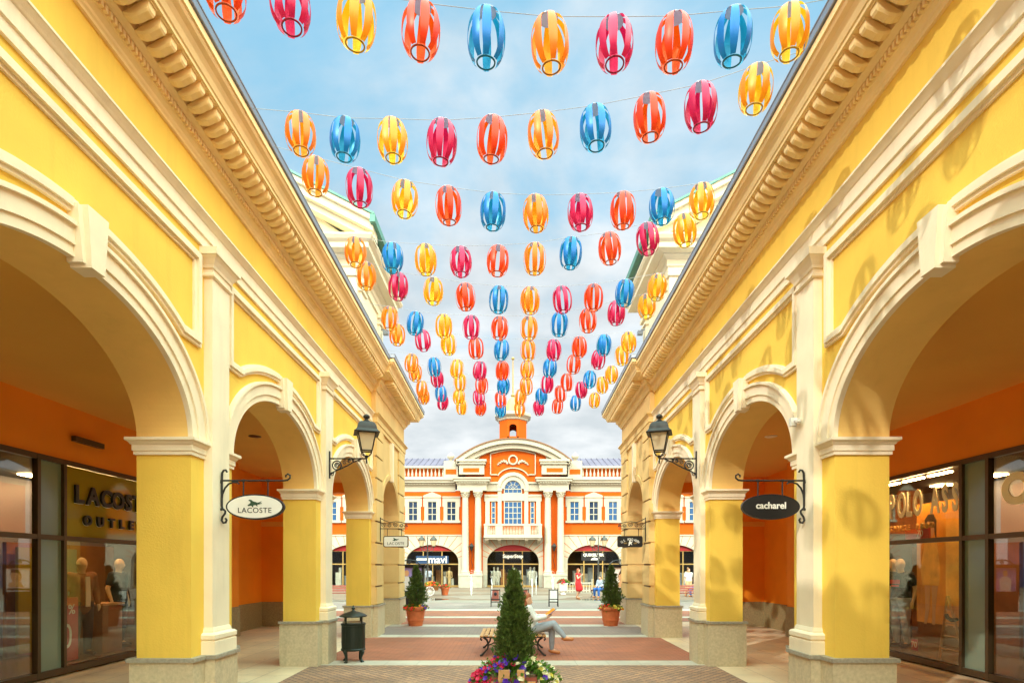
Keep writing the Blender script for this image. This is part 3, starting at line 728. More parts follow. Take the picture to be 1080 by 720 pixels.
# ------------------------------------------------------------------ hanging oval signs
def croc(mb, cx, cz, s, y0, y1):
    body = [(-1.0,.02),(-.72,.18),(-.55,.33),(-.64,.50),(-.86,.60),(-.76,.70),(-.46,.68),(-.26,.52),(-.08,.46),(.15,.42),(.36,.33),(.60,.36),(.95,.50),(.99,.46),(.66,.25),(1.02,.28),(1.02,.22),(.64,.13),
            (.40,.10),(.36,-.02),(.48,-.10),(.30,-.10),(.18,.04),(-.15,.02),(-.22,-.14),(-.10,-.22),(-.32,-.22),(-.40,-.06),(-.62,-.04),(-.86,-.10)]
    mb.prism([(cx+u*s, cz+v*s*1.15) for u, v in body], 'y', y0, y1)
def oval_sign(side):
    fl = 1 if side < 0 else -1
    y = 6.74; x0 = PX(y, .10)
    lab = 'white oval shop sign with black rim, crocodile emblem and black lettering, on scrolled bracket' if side < 0 else 'black oval shop sign with white lower case lettering on a scrolled iron bracket'
    e = empty('hanging_sign', (fl*x0, y, 2.846), 0, lab, 'shop sign', 'oval hanging shop signs')
    mb = MB(fl)
    pl = [(.075,0,.10),(.06,0,.125),(.035,0,.12),(.018,0,.09),(.014,0,.0),(.014,0,-.30),(.02,0,-.33),(.055,0,-.36),(.05,0,-.39),(.02,0,-.43),(.012,0,-.47),(.03,0,-.50),(.06,0,-.495),(.07,0,-.465),(.055,0,-.445)]
    mb.tube(pl, .013, 8)
    mb.tube([(.0,0,0),(.75,0,.0),(.79,0,.005),(.822,0,.03),(.822,0,.062),(.795,0,.078),(.77,0,.06),(.775,0,.04)], .011, 8)
    mb.tube([(.015,0,-.22),(.022,0,-.16),(.05,0,-.09),(.095,0,-.04),(.15,0,-.018),(.20,0,-.022),(.215,0,-.04)], .011, 8)
    for zz in (-.02,-.34): mb.tube([(-.02,0,zz),(.02,0,zz)], .016, 8)
    mb.build('bracket', M['iron'], e, smooth=True)
    cx, cz, rx, rz = .415, -.312, .343, .150
    mb = MB(fl)
    for u in (.27,.56):
        zt = cz+rz*math.sqrt(1-((u-cx)/rx)**2)
        mb.tube([(u,0,0),(u,0,zt-.004)], .008, 6)
        mb.tube([(u-.016,0,0),(u+.016,0,0)], .016, 8)
    mb.build('hanger_rod', M['iron'], e)
    n = 56
    out = [(cx+rx*cos(2*pi*i/n), cz+rz*sin(2*pi*i/n)) for i in range(n)]
    inn = [(cx+(rx-.02)*cos(2*pi*i/n), cz+(rz-.017)*sin(2*pi*i/n)) for i in range(n)]
    b = MB(fl); b.prism(out, 'y', -.025, .025); bd = b.build('board', M['iron'] if side < 0 else M['black'], e)
    if side < 0:
        b = MB(fl); b.prism(inn, 'y', -.029, .029); b.build('face', M['white'], e)
        b = MB(1); croc(b, cx+.0, cz+.016, .084, -.033, -.029); b.build('crocodile_emblem', mat('dark_green_emblem', (.03,.07,.04), .5), e)
        text('lettering', 'LACOSTE', (cx, -.030, cz-.045), '-y', .088, M['black'], e, ext=.002, sx=1.02, spacing=1.08)
    else:
        b = MB(fl); ring = [(p, q) for p, q in zip(out, inn)]
        b.tube([(u, -.026, v) for u, v in [(cx+(rx-.006)*cos(2*pi*i/n), cz+(rz-.006)*sin(2*pi*i/n)) for i in range(n)]], .005, 5, closed=True); b.build('rim', M['iron'], e)
        text('lettering', 'cacharel', (-cx, -.026, cz+.012), '-y', .108, M['white'], e, ext=.002, offset=.003, sx=1.0)
    return e
oval_sign(-1); oval_sign(1)
def plate_sign(side):
    fl = 1 if side < 0 else -1
    y = 15.22; x0 = PX(y, .145)
    lab = 'small white rectangular shop sign with crocodile emblem, hanging from the tan corner block' if side < 0 else 'small black rectangular shop sign with arched white lettering, hanging from the corner block'
    e = empty('plate_sign', (fl*x0, y, 2.86), 0, lab, 'shop sign', 'rectangular signs hanging from the corner blocks')
    mb = MB(fl)
    mb.tube([(.012,0,.28),(.012,0,-.36)], .012, 6); mb.tube([(0,0,-.02),(.74,0,-.02)], .012, 6)
    mb.tube([(.012,0,.26),(.12,0,.20),(.26,0,.15),(.42,0,.17),(.58,0,.15),(.72,0,.10),(.745,0,.02)], .011, 6)
    for cx, cz, r, a in ((.10,.07,.07,0),(.26,.07,.06,1),(.42,.085,.065,2),(.58,.07,.055,3),(.69,.04,.04,0)):
        mb.tube([(u,0,v) for u,v in spiral(cx,cz,r,.012,a,a+3.2*pi,20)], .009, 6)
    mb.build('bracket', M['iron'], e, smooth=True)
    cx, cz, hw, hh = .43, -.365, .335, .15
    mb = MB(fl)
    for u in (.20,.58): mb.tube([(u,0,-.02),(u,0,cz+hh-.01)], .009, 6)
    mb.build('hanger_rod', M['iron'], e)
    def rr(w, h, r):
        pts = []
        for sx_, sz_, a0 in ((1,1,0),(-1,1,pi/2),(-1,-1,pi),(1,-1,1.5*pi)):
            for q in range(7): pts.append((cx+sx_*(w-r)+r*cos(a0+pi/2*q/6), cz+sz_*(h-r)+r*sin(a0+pi/2*q/6)))
        return pts
    b = MB(fl); b.prism(rr(hw,hh,.05), 'y', -.03, .03); b.build('board', M['bronze'] if side < 0 else M['black'], e)
    if side < 0:
        b = MB(fl); b.prism(rr(hw-.022,hh-.022,.035), 'y', -.034, .034); b.build('face', M['white'], e)
        b = MB(1); croc(b, cx, cz+.03, .085, -.038, -.034); b.build('crocodile_emblem', bpy.data.materials['dark_green_emblem'], e)
        text('lettering', 'LACOSTE', (cx, -.035, cz-.055), '-y', .105, M['black'], e, ext=.002, spacing=1.05)
    else:
        s = 'U.S. POLO ASSN'; n = len(s)
        for i, ch in enumerate(s):
            if ch == ' ': continue
            a = R(34)*(1-2*i/(n-1)); rr_ = .40
            me = text_mesh(ch, .085, ext=.002, offset=.001, sx=.8)
            me.transform(Matrix.Rotation(a, 4, 'Z')); me.materials.clear(); me.materials.append(M['white'])
            me.transform(face_matrix((-cx-rr_*sin(a), -.031, cz-.345+rr_*cos(a)), '-y'))
            o = bpy.data.objects.new('letter', me); C.objects.link(o); o.parent = e
        b = MB(1)                         # rider on a rearing pony
        b.prism([(-cx+u*.011, cz-.04+v*.011) for u, v in [(-5,-6),(-3,-2),(-4,1),(-2,2),(-2,5),(-.5,7.5),(1,5),(1.2,2.5),(3.5,3),(5,5),(6,3.4),(4,1),(3,-1),(5,-4),(3.6,-4.5),(1.6,-2),(-1,-2.4),(-1.5,-5.5),(-2.6,-6)]], 'y', -.034, -.030)
        b.build('rider_emblem', M['white'], e)
        text('lettering', '1890', (-cx-.13, -.031, cz-.045), '-y', .05, M['gold_letter'], e, ext=.002)
        text('lettering', '1890', (-cx+.14, -.031, cz-.045), '-y', .05, M['gold_letter'], e, ext=.002)
    return e
plate_sign(-1); plate_sign(1)
# small security camera on the sunlit pilaster
e = empty('security_camera', (3.46, 6.98, 3.60), 0, 'small white security camera on the cream pilaster above the black oval sign', 'camera')
mb = MB(); mb.box(-.06,.06,-.02,.035,-.05,.05); mb.build('housing', M['white'], e)
mb = MB(); mb.tube([(0,.0,0),(-.02,-.07,.0),(-.03,-.10,-.01)], .014, 8); mb.build('arm', M['white'], e)
mb = MB(); mb.tube([(-.03,-.09,-.005),(-.05,-.19,-.035)], .03, 12); mb.lathe([(.001,-.01),(.02,-.008),(.022,.0)], -.052,-.197,-.038,10,); mb.build('lens_tube', M['white'], e)
# linear wall light on the orange wall of the left shop
e = empty('strip_light', (PX(10.05, SHOP), 10.05, 4.02), 0, 'dark linear wall light on the orange wall above the shop window', 'wall light')
mb = MB(); mb.box(.03,.11,-.34,.34,-.05,.04); mb.build('housing', M['bronze'], e)
mb = MB(); mb.box(-.005,.035,-.22,-.12,-.03,.03); mb.box(-.005,.035,.12,.22,-.03,.03); mb.build('mounting_arm', M['bronze'], e)

# ------------------------------------------------------------------ litter bin
e = empty('litter_bin', (-3.08, 10.98, 0), R(20), 'dark green cast iron litter bin with conical lid beside the yellow pier', 'litter bin')
mb = MB()
mb.lathe([(.19,.215),(.225,.22),(.235,.25),(.222,.262),(.218,.50),(.218,.70),(.232,.705),(.235,.735),(.222,.742),(.205,.742),(.200,.30),(.001,.29)], n=32)
for i in range(24):
    a = 2*pi*i/24; mb.box(.2175*cos(a)-.004,.2175*cos(a)+.004,.2175*sin(a)-.004,.2175*sin(a)+.004,.27,.70)
mb.build('body', M['bingreen'], e, smooth=True)
mb = MB(); mb.lathe([(.10,.865),(.255,.865),(.262,.875),(.258,.888),(.20,.922),(.11,.955),(.05,.972),(.028,.985),(.022,1.0),(.035,1.015),(.036,1.035),(.018,1.05),(.012,1.075),(.001,1.085)], n=32); mb.build('lid', M['bingreen'], e, smooth=True)
for i in range(4):
    a = pi/4+pi/2*i
    mb = MB(); mb.tube([(.205*cos(a),.205*sin(a),.70),(.205*cos(a),.205*sin(a),.87)], .014, 8); mb.build('post', M['bingreen'], e)
    mb = MB(); mb.tube([(r*cos(a),r*sin(a),z) for r,z in ((.20,.24),(.225,.20),(.20,.13),(.185,.07),(.20,.03),(.225,.0))], [.035,.04,.026,.02,.028,.036], 8); mb.build('leg', M['bingreen'], e, smooth=True)
mb = MB(); mb.lathe([(.19,.725),(.205,.76),(.20,.765),(.15,.75)], n=28); mb.build('ash_tray', mat('worn_steel', (.45,.42,.38), .35, metal=.7), e)

# ------------------------------------------------------------------ foliage
def leaf_cloud(mb, pts, size, mi=0, up=.6, wid=.35, rng=random, tip=True):
    for p, out in pts:
        d = Vector(out)+Vector((rng.gauss(0,.35), rng.gauss(0,.35), rng.gauss(0,.35)+up)); d.normalize()
        s_ = d.cross(Vector((rng.gauss(0,1), rng.gauss(0,1), rng.gauss(0,1)))); s_.normalize()
        L = size*rng.uniform(.6, 1.3); w = L*wid
        c = Vector(p); a = c+d*L
        nrm_ = d.cross(s_)*(L*.12)
        mb.add([tuple(c-d*L*.2), tuple(c+d*L*.35+s_*w+nrm_), tuple(a), tuple(c+d*L*.35-s_*w+nrm_)], [(0,1,2,3)], mi)
def conifer(name, loc, h, r, base, label, group, n, size, rnd):
    e = empty(name, loc, 0, label, 'conifer', group)
    rng = random.Random(rnd)
    mb = MB(); mb.tube([(0,0,-.1),(0.005,0,h*.4),(0,.004,h*.93)], [.035,.022,.006], 8); mb.build('trunk', M['bark'], e)
    tw = MB()
    pts = []
    nb = int(n/26)
    for b in range(nb):
        t = rng.random()**1.15
        z = base+(h-base)*t
        a = rng.uniform(0, 2*pi)
        prof = r*((1-t)**.82)*(1-.55*max(0, (.10-t)/.10)**2)+.015
        rr = prof*rng.choice((rng.uniform(.72,1.05), rng.uniform(.5,.9), rng.uniform(.9,1.24)))*(1+.10*sin(3*a+9*t))
        tipv = Vector((rr*cos(a), rr*sin(a), z+rr*.55))
        root = Vector((0,0,max(base*.5, z-rr*.35)))
        for q in range(26):
            s_ = .45+.55*rng.random()**.6 if rng.random() < .85 else rng.random()
            p = root.lerp(tipv, s_)+Vector((rng.gauss(0,.02), rng.gauss(0,.02), rng.gauss(0,.025)))*(.6+rr*3)
            o = (tipv-root).normalized()
            pts.append((p, (o.x, o.y, o.z)))
    leaf_cloud(tw, pts, size, up=.55, wid=.30, rng=rng)
    tw.build('crown', M['leaf'], e, recalc=False)
    return e
def flower(mb, c, nrm_, r, mi, rng):
    n = Vector(nrm_).normalized(); u = n.cross(Vector((0,0,1)))
    if u.length < .1: u = Vector((1,0,0))
    u.normalize(); w = n.cross(u); c = Vector(c); a0 = rng.uniform(0, 6)
    vs = [tuple(c-n*r*.45)]
    for i in range(10):
        a = a0+2*pi*i/10; rr = r*(1.0 if i % 2 == 0 else .84)
        vs.append(tuple(c+u*rr*cos(a)+w*rr*sin(a)+n*r*(.12 if i % 2 == 0 else .02)))
    mb.add(vs, [(0, 1+i, 1+(i+1) % 10) for i in range(10)], mi)
def flower_bed(name, loc, label, group, rx, ry, zlo, zhi, colours, nleaf, nfl, leaf, fr, seed, droop=.5):
    """mounded bedding flowers; colours: list of (material, angle centre, angle spread, count)"""
    e = empty(name, loc, 0, label, 'flowers', group); rng = random.Random(seed)
    def surf(a, t, jit=.0):
        rr = t**.6
        rim = 1+.12*sin(3*a+seed)+.08*sin(7*a)
        z = zhi*(1-rr**2.2)+zlo*(rr**2.2)
        return Vector((rx*rr*rim*cos(a), ry*rr*rim*sin(a), z+.03*sin(5*a+9*rr)))
    lv = MB(); pts = []
    for i in range(nleaf):
        a = rng.uniform(0, 2*pi); t = rng.random()
        p = surf(a, t)*rng.uniform(.80, 1.02)+Vector((rng.gauss(0,.02), rng.gauss(0,.02), rng.gauss(0,.025)))
        pts.append((p, (cos(a), sin(a), .5)))
    leaf_cloud(lv, pts, leaf, up=.3, wid=.38, rng=rng)
    lv.build('foliage', M['leaf2'], e, recalc=False)
    for m, ac, asp, cnt in colours:
        fb = MB()
        for i in range(cnt):
            a = rng.gauss(ac, asp); t = rng.random()**.8
            p = surf(a, t)*1.03; p.z += rng.uniform(.0, .05)
            nv = (cos(a)*t*1.2+rng.gauss(0,.3), sin(a)*t*1.2+rng.gauss(0,.3)-.25, .75+rng.gauss(0,.2))
            flower(fb, p, nv, fr*rng.uniform(.75, 1.15), 0, rng)
        fb.build('blossoms', M[m], e, recalc=False)
    return e
def pot(loc, s, label):
    e = empty('terracotta_pot', loc, 0, label, 'pot', 'terracotta pots at the corner blocks')
    mb = MB()
    mb.lathe([(.20,.0),(.205,.015),(.222,.10),(.24,.165),(.252,.17),(.252,.185),(.243,.19),(.25,.25),(.272,.45),(.30,.455),(.312,.47),(.318,.54),(.312,.56),(.285,.56),(.27,.50),(.27,.46),(.001,.46)], n=36)
    mb.build('clay_body', M['terracotta'], e, smooth=True); e.scale = (s, s, s)
    mb = MB(); mb.lathe([(.001,.485),(.272,.48),(.272,.465),(.001,.465)], n=24); mb.build('soil', M['bark'], e)
    return e
for sd, nm_, cols in ((-1, 'left', [('fl_scarlet', 4.2, .8, 34), ('fl_orange', 5.2, .5, 14), ('fl_violet', 6.1, .35, 14), ('fl_pale', .2, .5, 8)]),
                       (1, 'right', [('fl_scarlet', 3.9, .45, 14), ('fl_yellow', 5.3, .7, 34), ('fl_orange', 5.9, .6, 20), ('fl_violet', 3.2, .4, 8)])):
    x, y = (-3.02, 17.65) if sd < 0 else (3.03, 17.65)
    where = 'below the small white rectangular sign' if sd < 0 else 'below the small black rectangular sign'
    pot((x, y, 0), 1.05, 'round terracotta pot '+where)
    conifer('clipped_conifer', (x+.02, y, .50), 1.32, .33, .06, 'slim conifer in the terracotta pot '+where, 'conifers in terracotta pots', 5200, .055, 5+sd)
    flower_bed('potted_flowers', (x, y, .50), ('red and violet' if sd < 0 else 'yellow and orange')+' flowers in the terracotta pot '+where, 'flowers in terracotta pots', .36, .36, .02, .12, cols, 420, 0, .07, .042, 3+sd)
# centre planter in front
PY = 6.55
e = empty('wooden_planter', (0.0, PY, 0), 0, 'slatted wooden planter full of petunias in the middle of the street', 'planter')
mb = MB()
mb.box(-.27,.27,-.25,.27,.06,.60); mb.build('box', M['redwood'], e)
for x0, x1, xb0, xb1, zt in ((-.27,-.185,-.31,-.21,.56),(-.158,-.036,-.20,-.045,.69),(.045,.125,.055,.16,.69),(.16,.25,.19,.29,.56)):
    mb = MB(); mb.hexa([(xb0,-.33,.02),(xb1,-.33,.02),(xb1,-.30,.02),(xb0,-.30,.02),(x0,-.285,zt),(x1,-.285,zt),(x1,-.255,zt),(x0,-.255,zt)]); mb.build('slat', M['wood'], e)
mb = MB(); mb.box(-.31,.31,-.345,-.328,.12,.17); mb.box(-.29,.29,-.308,-.29,.48,.53); mb.build('iron_strap', M['iron'], e)
mb = MB(); mb.box(-.25,.25,-.24,.25,.595,.63); mb.build('soil', M['bark'], e)
conifer('tall_conifer', (0.01, PY+.05, .60), 1.14, .212, .06, 'tall dark green conifer rising from the petunias in the centre planter', None, 15000, .038, 77)
flower_bed('petunias', (0.0, PY, .60), 'crimson, violet and cream petunias spilling over the wooden centre planter', None, .50, .36, -.10, .16,
           [('fl_red', 3.7, .42, 70), ('fl_violet', 4.75, .55, 46), ('fl_violet', 3.9, .3, 10), ('fl_pale', 5.9, .42, 60), ('fl_yellow', 5.6, .25, 10), ('fl_red', 2.4, .5, 18), ('fl_pale', .8, .5, 18)], 1900, 0, .05, .033, 21)

# ------------------------------------------------------------------ people
def capsule(mb, p0, r0, p1, r1, n=12):
    a, b = Vector(p0), Vector(p1); t = b-a; l = t.length
    if l < 1e-6: mb.sphere(p0, r0, n, 8); return
    t.normalize(); u = t.orthogonal().normalized(); w = t.cross(u)
    rings = []
    for i in range(5): 
        th = pi/2*(1-i/4); rings.append((a-t*r0*sin(th), max(r0*cos(th), 1e-4)))
    for i in range(5):
        th = pi/2*i/4; rings.append((b+t*r1*sin(th), max(r1*cos(th), 1e-4)))
    vs = []
    for c, r in rings:
        for q in range(n): vs.append(tuple(c+u*r*cos(2*pi*q/n)+w*r*sin(2*pi*q/n)))
    fs = [(i*n+q, i*n+(q+1)%n, (i+1)*n+(q+1)%n, (i+1)*n+q) for i in range(len(rings)-1) for q in range(n)]
    fs.append(list(range(n))[::-1]); fs.append([(len(rings)-1)*n+q for q in range(n)])
    mb.add(vs, fs)
def ellipsoid(mb, c, r, n=14, m=10):
    vs = []; 
    for i in range(m+1):
        th = pi*i/m
        for q in range(n): vs.append((c[0]+r[0]*max(sin(th),1e-3)*cos(2*pi*q/n), c[1]+r[1]*max(sin(th),1e-3)*sin(2*pi*q/n), c[2]-r[2]*cos(th)))
    fs = [(i*n+q, i*n+(q+1)%n, (i+1)*n+(q+1)%n, (i+1)*n+q) for i in range(m) for q in range(n)]
    fs.append(list(range(n))[::-1]); fs.append([m*n+q for q in range(n)])
    mb.add(vs, fs)
def fuse(mb, name, m, parent, vox):
    """join overlapping volumes into one continuous smooth surface"""
    o = mb.build(name, m)
    md = o.modifiers.new('r', 'REMESH'); md.mode = 'VOXEL'; md.voxel_size = vox; md.use_smooth_shade = True
    sm = o.modifiers.new('s', 'SMOOTH'); sm.iterations = 4; sm.factor = .5
    dg = bpy.context.evaluated_depsgraph_get(); dg.update()
    me = bpy.data.meshes.new_from_object(o.evaluated_get(dg)); me.name = name
    for p in me.polygons: p.use_smooth = True
    o.modifiers.clear(); o.data = me
    if parent: o.parent = parent
    return o
STAND = dict(head=(0,-.01,1.60), neck=(0,.01,1.44), chest=(0,.01,1.28), belly=(0,.005,1.08), pelvis=(0,.01,.94),
             sh=(.185,.01,1.39), el=(.235,.03,1.12), wr=(.245,-.05,.87), hip=(.095,.01,.90), kn=(.105,-.01,.49), an=(.11,.03,.08), toe=(.125,-.13,.035))
def figure(name, loc, rz, label, pose, cloth, vox=.02, group=None, cat='person', skin='skin', hair='darkhair', long_hair=False, skirt=False, sleeves='short', legs='long', shoes='shoe', scale=1., base_parts=True):
    """pose: joints; L/R taken from STAND mirrored unless given as xxL / xxR"""
    e = empty(name, loc, rz, label, cat, group); e.scale = (scale,)*3
    J = {}
    for k, v in STAND.items():
        if k in ('sh','el','wr','hip','kn','an','toe'):
            J[k+'L'] = Vector((-v[0], v[1], v[2])); J[k+'R'] = Vector(v)
        else: J[k] = Vector(v)
    for k, v in pose.items(): J[k] = Vector(v)
    h = J['head']; nk = J['neck']
    look = Vector(pose.get('look', (0,-1,0))).normalized()
    sidev = Vector((0,0,1)).cross(look).normalized()
    b = MB()
    ellipsoid(b, h, (.078,.095,.115)); ellipsoid(b, h+look*.02+Vector((0,0,-.055)), (.06,.065,.065))
    capsule(b, h+look*.085+Vector((0,0,.012)), .010, h+look*.108+Vector((0,0,-.025)), .015, 8)     # nose
    for s in (-1, 1):
        ellipsoid(b, h+sidev*s*.08-look*.005, (.016,.02,.03), 8, 6)                                   # ears
        ellipsoid(b, h+sidev*s*.03+look*.082+Vector((0,0,.012)), (.011,.011,.009), 8, 6)
    ellipsoid(b, h+look*.086+Vector((0,0,-.055)), (.022,.014,.009), 8, 6)                             # mouth
    capsule(b, h+Vector((0,0,-.06)), .052, nk-Vector((0,0,.03)), .06)
    ch, be, pe = J['chest'], J['belly'], J['pelvis']
    def torso(b, g):
        ax = (J['shR']-J['shL']); ax = ax.normalized() if ax.length > 0 else Vector((1,0,0))
        for s in (-1, 1):
            capsule(b, ch+ax*s*.075, .105+g, be+ax*s*.05, .100+g); capsule(b, be+ax*s*.05, .100+g, pe+ax*s*.06, .112+g)
            sh = J['shR'] if s > 0 else J['shL']
            capsule(b, ch+ax*s*.06+Vector((0,0,.05)), .09+g, sh, .062+g)
        capsule(b, nk-Vector((0,0,.02)), .058+g*.3, ch, .11+g)
    torso(b, 0)
    def arm(b, S, g, upto):
        sh, el, wr = J['sh'+S], J['el'+S], J['wr'+S]
        capsule(b, sh, .054+g, el if upto != 'short' else sh.lerp(el, .6), (.041 if upto != 'short' else .05)+g)
        if upto == 'long': capsule(b, el, .042+g, el.lerp(wr, .93), .031+g)
    def leg(b, S, g, upto):
        hp, kn, an = J['hip'+S], J['kn'+S], J['an'+S]
        if upto == 'knee': capsule(b, hp, .092+g, kn, .062+g); return
        capsule(b, hp, .092+g, kn, .060+g); 
        kn2 = kn.lerp(an, .35); capsule(b, kn, .058+g, kn2, .055+g); capsule(b, kn2, .055+g, kn.lerp(an, .95), .036+g)
    for S in 'LR':
        arm(b, S, 0, 'long'); leg(b, S, 0, 'long')
        el, wr = J['el'+S], J['wr'+S]; d = (wr-el).normalized(); u = d.orthogonal().normalized(); w = d.cross(u)
        capsule(b, wr, .030, wr+d*.075, .034, 8)
        for f_, (off, ln) in enumerate(((-.026,.060),(-.009,.075),(.009,.072),(.026,.055))):
            k0 = wr+d*.085+u*off; k1 = k0+d*ln*.5+w*.008; k2 = k1+d*ln*.4+w*.022
            capsule(b, k0, max(.0095, vox*.55), k1, max(.0085, vox*.5), 6); capsule(b, k1, max(.0085, vox*.5), k2, max(.008, vox*.5), 6)
        capsule(b, wr+d*.03+u*.03, .012, wr+d*.07+u*.06+w*.012, max(.0095, vox*.5), 6)
        capsule(b, J['an'+S], .038, J['toe'+S], .03)
    fuse(b, 'body', M[skin], e, vox)
    g = max(.014, vox*.9)
    if cloth.get('top'):
        b = MB(); torso(b, g)
        for S in 'LR':
            if sleeves: arm(b, S, g, sleeves)
        if cloth.get('hem'): capsule(b, be, .13+g, pe-Vector((0,0,.08)), .135+g)
        fuse(b, 'top', M[cloth['top']], e, vox)
    if skirt:
        b = MB(); torso(b, g); pe_ = pe
        for S in 'LR': capsule(b, J['hip'+S], .11+g, J['hip'+S].lerp(J['kn'+S], .9), .105+g)
        capsule(b, pe, .14+g, (J['knL']+J['knR'])/2+Vector((0,0,.06)), .14+g)
        fuse(b, 'dress', M[cloth['dress']], e, vox)
    elif cloth.get('bottom'):
        b = MB()
        ax = Vector((1,0,0)) if (J['hipR']-J['hipL']).length == 0 else (J['hipR']-J['hipL']).normalized()
        for s in (-1, 1): capsule(b, be.lerp(pe, .7)+ax*s*.05, .105+g, pe+ax*s*.06-Vector((0,0,.02)), .118+g)
        for S in 'LR': leg(b, S, g, 'long' if legs == 'long' else 'knee')
        fuse(b, 'trousers', M[cloth['bottom']], e, vox)
    if shoes:
        b = MB()
        for S in 'LR':
            capsule(b, J['an'+S]-Vector((0,0,.03)), .042+g*.4, J['toe'+S], .036+g*.3); capsule(b, J['an'+S]-Vector((0,0,.035)), .04+g*.4, J['an'+S]-(J['toe'+S]-J['an'+S]).normalized()*.04-Vector((0,0,.035)), .036+g*.3)
        fuse(b, 'shoes', M[shoes], e, vox)
    if hair:
        b = MB()
        ellipsoid(b, h+Vector((0,0,.028))-look*.018, (.088,.102,.108)); 
        ellipsoid(b, h-look*.04-Vector((0,0,.01)), (.082,.08,.10))
        if long_hair:
            capsule(b, h-look*.05, .075, nk-look*.06-Vector((0,0,.10)), .055)
            for s in (-1, 1): capsule(b, h+sidev*s*.065-look*.02, .035, nk+sidev*s*.075-Vector((0,0,.06)), .03)
        fuse(b, 'hair', M[hair], e, vox)
    return e
# woman sitting on the bench, legs crossed towards the right, bent over a magazine
BY = 12.05
seat = .43
lady = dict(look=(.80,-.45,-.35), pelvis=(.0,.02,.55), belly=(-.06,.01,.70), chest=(-.11,.0,.86), neck=(-.13,-.01,1.03), head=(-.12,-.03,1.155),
            shL=(-.11,-.19,.98), shR=(-.10,.18,.98), elL=(.03,-.26,.76), elR=(.05,.22,.77), wrL=(.24,-.16,.80), wrR=(.25,.06,.80),
            hipL=(.02,-.08,.545), hipR=(.02,.10,.545), knL=(.40,-.14,.66), knR=(.38,.05,.56), anL=(.63,-.20,.39), anR=(.38,.07,.10), toeL=(.77,-.25,.36), toeR=(.52,.04,.045))
figure('person', (.43, BY-.25, 0), 0, 'person in pale top and grey trousers sitting cross-legged on the bench reading', lady,
       dict(top='lightgrey_cloth', bottom='bluegrey_cloth', hem=True), .013, sleeves='long', hair='hair', long_hair=True)
e = empty('magazine', (.43+.30, BY-.28, .83), R(10), 'small open blue and yellow magazine held by the seated person', 'magazine')
for s_, m_ in ((-1, 'jeans'), (1, 'fl_orange')):
    mb = MB(); mb.hexa([(-.02,s_*.0,-.03),(.16,s_*.0,.10),(.14,s_*.14,.13),(-.04,s_*.14,.0),(-.022,s_*.0,-.024),(.158,s_*.0,.106),(.138,s_*.14,.136),(-.042,s_*.14,.006)]); mb.build('page', M[m_], e)
def bench(loc, rz, label, w=1.32, group=None, back=False, m='wood', slats=5):
    e = empty('park_bench', loc, rz, label, 'bench', group)
    for i in range(slats):
        y = -.20+.40*i/(slats-1); mb = MB(); mb.box(-w/2,w/2,y-.036,y+.036,.405+.02*abs(i-2)/2,.43+.02*abs(i-2)/2); mb.build('seat_slat', M[m], e)
    if back:
        for i in range(3):
            mb = MB(); y = .25+.025*i; z = .55+.12*i; mb.hexa([(-w/2,y,z-.045),(w/2,y,z-.045),(w/2,y+.025,z-.045),(-w/2,y+.025,z-.045),(-w/2,y+.02,z+.045),(w/2,y+.02,z+.045),(w/2,y+.045,z+.045),(-w/2,y+.045,z+.045)]); mb.build('back_slat', M[m], e)
    for s in (-1, 1):
        x = s*(w/2-.09)
        mb = MB()
        mb.tube([(x,-.25,.385),(x,-.23,.41),(x,-.1,.385),(x,.1,.385),(x,.23,.41)]+([(x,.29,.60),(x,.34,.85)] if back else [(x,.25,.385)]), .018, 8)
        mb.tube([(x,-.23,.39),(x,-.16,.30),(x,-.11,.20),(x,-.15,.10),(x,-.24,.02),(x,-.27,.015)], [.022,.02,.018,.018,.02,.022], 8)
        mb.tube([(x,.23,.39),(x,.16,.30),(x,.11,.20),(x,.15,.10),(x,.24,.02),(x,.27,.015)], [.022,.02,.018,.018,.02,.022], 8)
        mb.tube([(x,-.115,.20),(x,0,.25),(x,.115,.20)], .014, 8)
        mb.build('end_frame', M['iron'], e, smooth=True)
    return e
e = empty('double_bench', (0, 12.2, 0), 0, 'back-to-back wooden slat bench with curved black iron legs behind the centre conifer', 'bench')
for s in (-1, 1):
    for i in range(6):
        x = s*(.17+.093*i); dz = (.018, .0, -.006, .0, .008, .0)[i]
        mb = MB(); mb.box(x-.036, x+.036, -.70, .70, .405+dz, .432+dz); mb.build('seat_slat', M['wood'], e)
    for i in range(3):
        x = s*(.105-.016*i); z = .54+.13*i
        mb = MB(); mb.box(x-.012, x+.012, -.70, .70, z-.045, z+.045); mb.build('back_slat', M['wood'], e)
    for y in (-.58, .58):
        mb = MB()
        mb.tube([(s*.02,y,.86),(s*.055,y,.60),(s*.10,y,.42),(s*.2,y,.39),(s*.42,y,.385),(s*.60,y,.40),(s*.655,y,.385),(s*.66,y,.345),(s*.63,y,.325)], .018, 8)
        mb.tube([(s*.60,y,.385),(s*.53,y,.33),(s*.50,y,.24),(s*.52,y,.15),(s*.60,y,.06),(s*.64,y,.02),(s*.675,y,.015)], [.024,.022,.019,.018,.02,.022,.022], 8)
        mb.tube([(s*.14,y,.40),(s*.17,y,.30),(s*.13,y,.15),(s*.10,y,.0)], .02, 8)
        mb.tube([(s*.505,y,.22),(s*.40,y,.27),(s*.27,y,.26),(s*.165,y,.28)], .014, 8)
        mb.build('end_frame', M['iron'], e, smooth=True)
for sd in (-1, 1):
    y = 30.0
    bench((sd*9.4, y, 0), 0, ('dark wooden bench on the square seen through the '+('shaded' if sd < 0 else 'sunlit')+' arcade'), 1.7, 'dark benches on the square', True, 'redwood')
